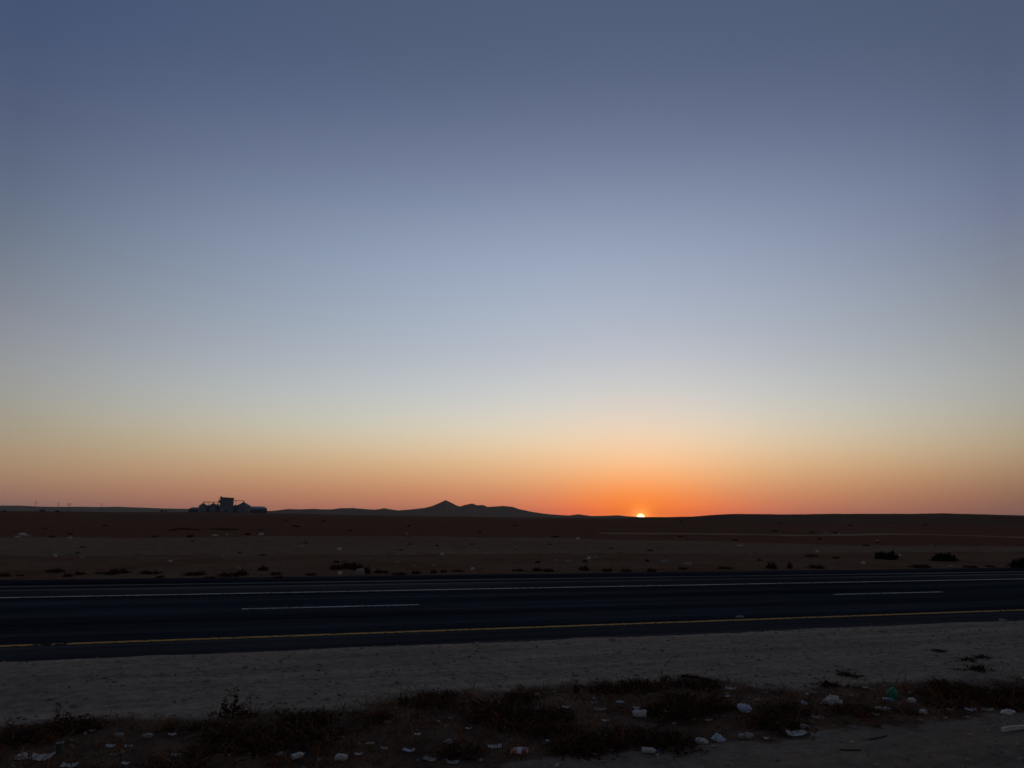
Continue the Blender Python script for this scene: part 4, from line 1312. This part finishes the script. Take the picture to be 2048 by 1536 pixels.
# pale stones lying among the weeds
LSV = list(LITTER)
k = 0
while k < 46:
    px, py = LIT.uniform(-20, 2060), LIT.uniform(1362, 1540)
    u, v = uv(*onplane(px, py))
    if float(band(np.array(u), np.array(v))) < 0.5 or any(abs(px - a) < w and abs(py - b) < 12 for a, b, w in LSV):
        continue
    w = LIT.uniform(7, 17)
    lump('stone', px, py, w, w * LIT.uniform(0.4, 0.6), M_STONE, 'small stone lying among the weeds and litter on the median', 'stone', crumple=0.3, seed=k % 9 + 40, group='small stones among the weeds', rot=k * 1.3)
    k += 1
k = 0
while k < 24:
    px, py = LIT.uniform(950, 2050), LIT.uniform(1372, 1500)
    u, v = uv(*onplane(px, py))
    if float(band(np.array(u), np.array(v))) < 0.6 or any(abs(px - a) < w and abs(py - b) < 10 for a, b, w in LITTER):
        continue
    w = LIT.uniform(8, 16)
    scrap('paper_scrap', px, py, w, 5, (M_PAPER, M_BAGDULL, M_BAG)[k % 3], 'tiny pale scrap caught in the weeds on the median', 'paper scrap', rot=LIT.uniform(-0.7, 0.7), group='tiny scraps caught in the weeds')
    k += 1
LITTER[:] = LSV

# beyond the road
B(720, 1143, 20, 13, M_BAGDULL, 'big grey lump of sacking at the far edge of the road', crumple=0.4)
B(680, 1147, 8, 7, M_BAG, 'small white bag left of the big grey lump across the road', crumple=0.4)
B(46, 1069.5, 14, 7, M_BAG, 'bright white bag on the plain at the far left', crumple=0.7)
S(37, 1072, 12, 4, M_PAPER, 'pale strip lying against the bright white bag at the far left', rot=0.2)
B(58, 1073, 7, 4, M_BAGDULL, 'dull bag right of the bright white bag at the far left', crumple=0.5)
B(521, 1069, 10, 5, M_BAG, 'white bag on the plain right of the grain store', crumple=0.5)
B(1375, 1128, 16, 9, M_BAGDULL, 'grey bag across the road below and right of the sun', crumple=0.4)
S(1480, 1091, 12, 4, M_PAPER, 'white flat scrap on the plain right of the sun', rot=0.0)
GP = 'pale scraps of litter on the plain beyond the road'
for i, (px, py, w, h) in enumerate([(140, 1075, 7, 4), (156, 1076, 7, 4), (164, 1115, 8, 6), (430, 1070.5, 10, 4), (453, 1070, 7, 5), (601, 1092.5, 11, 5), (678, 1098, 9, 5), (795, 1124, 8, 5), (813, 1068, 4, 5), (884, 1108, 8, 5), (1032, 1096, 12, 5), (1137, 1122, 9, 6), (1156, 1077.5, 6, 5), (1330, 1123, 14, 6), (1190, 1115.5, 10, 5), (1178, 1116, 8, 5), (1652, 1066, 8, 4), (1678, 1066.5, 5, 4), (1635, 1103, 7, 5), (1755, 1081, 7, 4), (1862, 1091, 6, 4), (1726, 1126, 8, 5), (1903, 1134, 9, 6), (318, 1151, 6, 4), (340, 1122, 8, 4), (477, 1137, 6, 5), (446, 1113, 8, 5), (110, 1111, 6, 5), (828, 1132, 8, 5), (868, 1131, 7, 5), (945, 1137, 7, 5), (1113, 1121, 6, 6), (1500, 1108, 6, 4), (1800, 1110, 5, 4)]):
    B(px, py, w, h, M_BAGDULL if i % 3 else M_BAG, 'tiny pale scrap of litter on the plain beyond the road', crumple=0.5, seed=i + 1, group=GP)

# clumps in the littered strip, thickest in its dark hollows and clear of the litter
rg = np.random.default_rng(5)
GW = 'dry weed clumps in the littered strip'
PITS = [(175, 1482), (215, 1500), (470, 1488), (530, 1490), (510, 1512), (890, 1500), (915, 1505), (1010, 1440), (1080, 1445), (1095, 1475), (1330, 1478), (1380, 1436), (1345, 1425), (1570, 1432), (1560, 1478), (1540, 1450), (1700, 1432), (1690, 1415), (1800, 1435), (1890, 1418), (1920, 1400), (1980, 1395), (1040, 1400), (1230, 1385), (1290, 1378), (1600, 1392), (870, 1408), (340, 1462), (150, 1465), (1000, 1515), (1180, 1500), (60, 1480), (620, 1445), (1850, 1380), (2030, 1390), (1395, 1368)]
WPOS = [(a + rg.normal(0, 16), b + rg.normal(0, 5)) for a, b in PITS for _ in range(2)] + [(rg.uniform(-60, 2110), rg.uniform(1362, 1600)) for _ in range(160)] + [(rg.uniform(900, 2110), rg.uniform(1362, 1500)) for _ in range(160)]
cnt = 0
for n_, (px, py) in enumerate(WPOS):
    x, y = onplane(px, py); u, v = uv(x, y)
    if cnt >= 140 or float(band(np.array(u), np.array(v))) < 0.5:
        continue
    if any(abs(px - a) < w * 0.7 + 14 and -5 < py - b < 26 for a, b, w in LITTER):
        continue
    z = height(x, y)
    s = rg.uniform(0.45, 0.95)
    if n_ < len(PITS) * 2 or cnt % 5 < 2:
        put(WEEDS[cnt % 4], x, y, z, rg.uniform(0, 6.28), (s * 1.25, s * 1.25, s * 0.62), 'dark dry weed clump lying among the litter on the median', 'weed', GW)
    else:
        put(TUFTS[cnt % 3], x, y, z, rg.uniform(0, 6.28), s * 0.85, 'small tuft of dry straw among the litter on the median', 'grass tuft', 'straw tufts in the littered strip')
    cnt += 1

# ------------------------------------------------------------------ the evening air
hz = mesh_obj('haze', *box(-8950, 8950, -8950, 8950, -6.0, 72.0))
hm = bpy.data.materials.new('evening_haze'); hm.use_nodes = True
ht_ = hm.node_tree; ht_.nodes.clear()
pv_ = ht_.nodes.new('ShaderNodeVolumePrincipled'); ho = ht_.nodes.new('ShaderNodeOutputMaterial')
pv_.inputs['Color'].default_value = (0.74, 0.88, 1.0, 1)
pv_.inputs['Density'].default_value = 3.2e-5
pv_.inputs['Anisotropy'].default_value = 0.1
ht_.links.new(pv_.outputs[0], ho.inputs['Volume'])
hz.data.materials.append(hm)
tag(hz, kind='stuff')
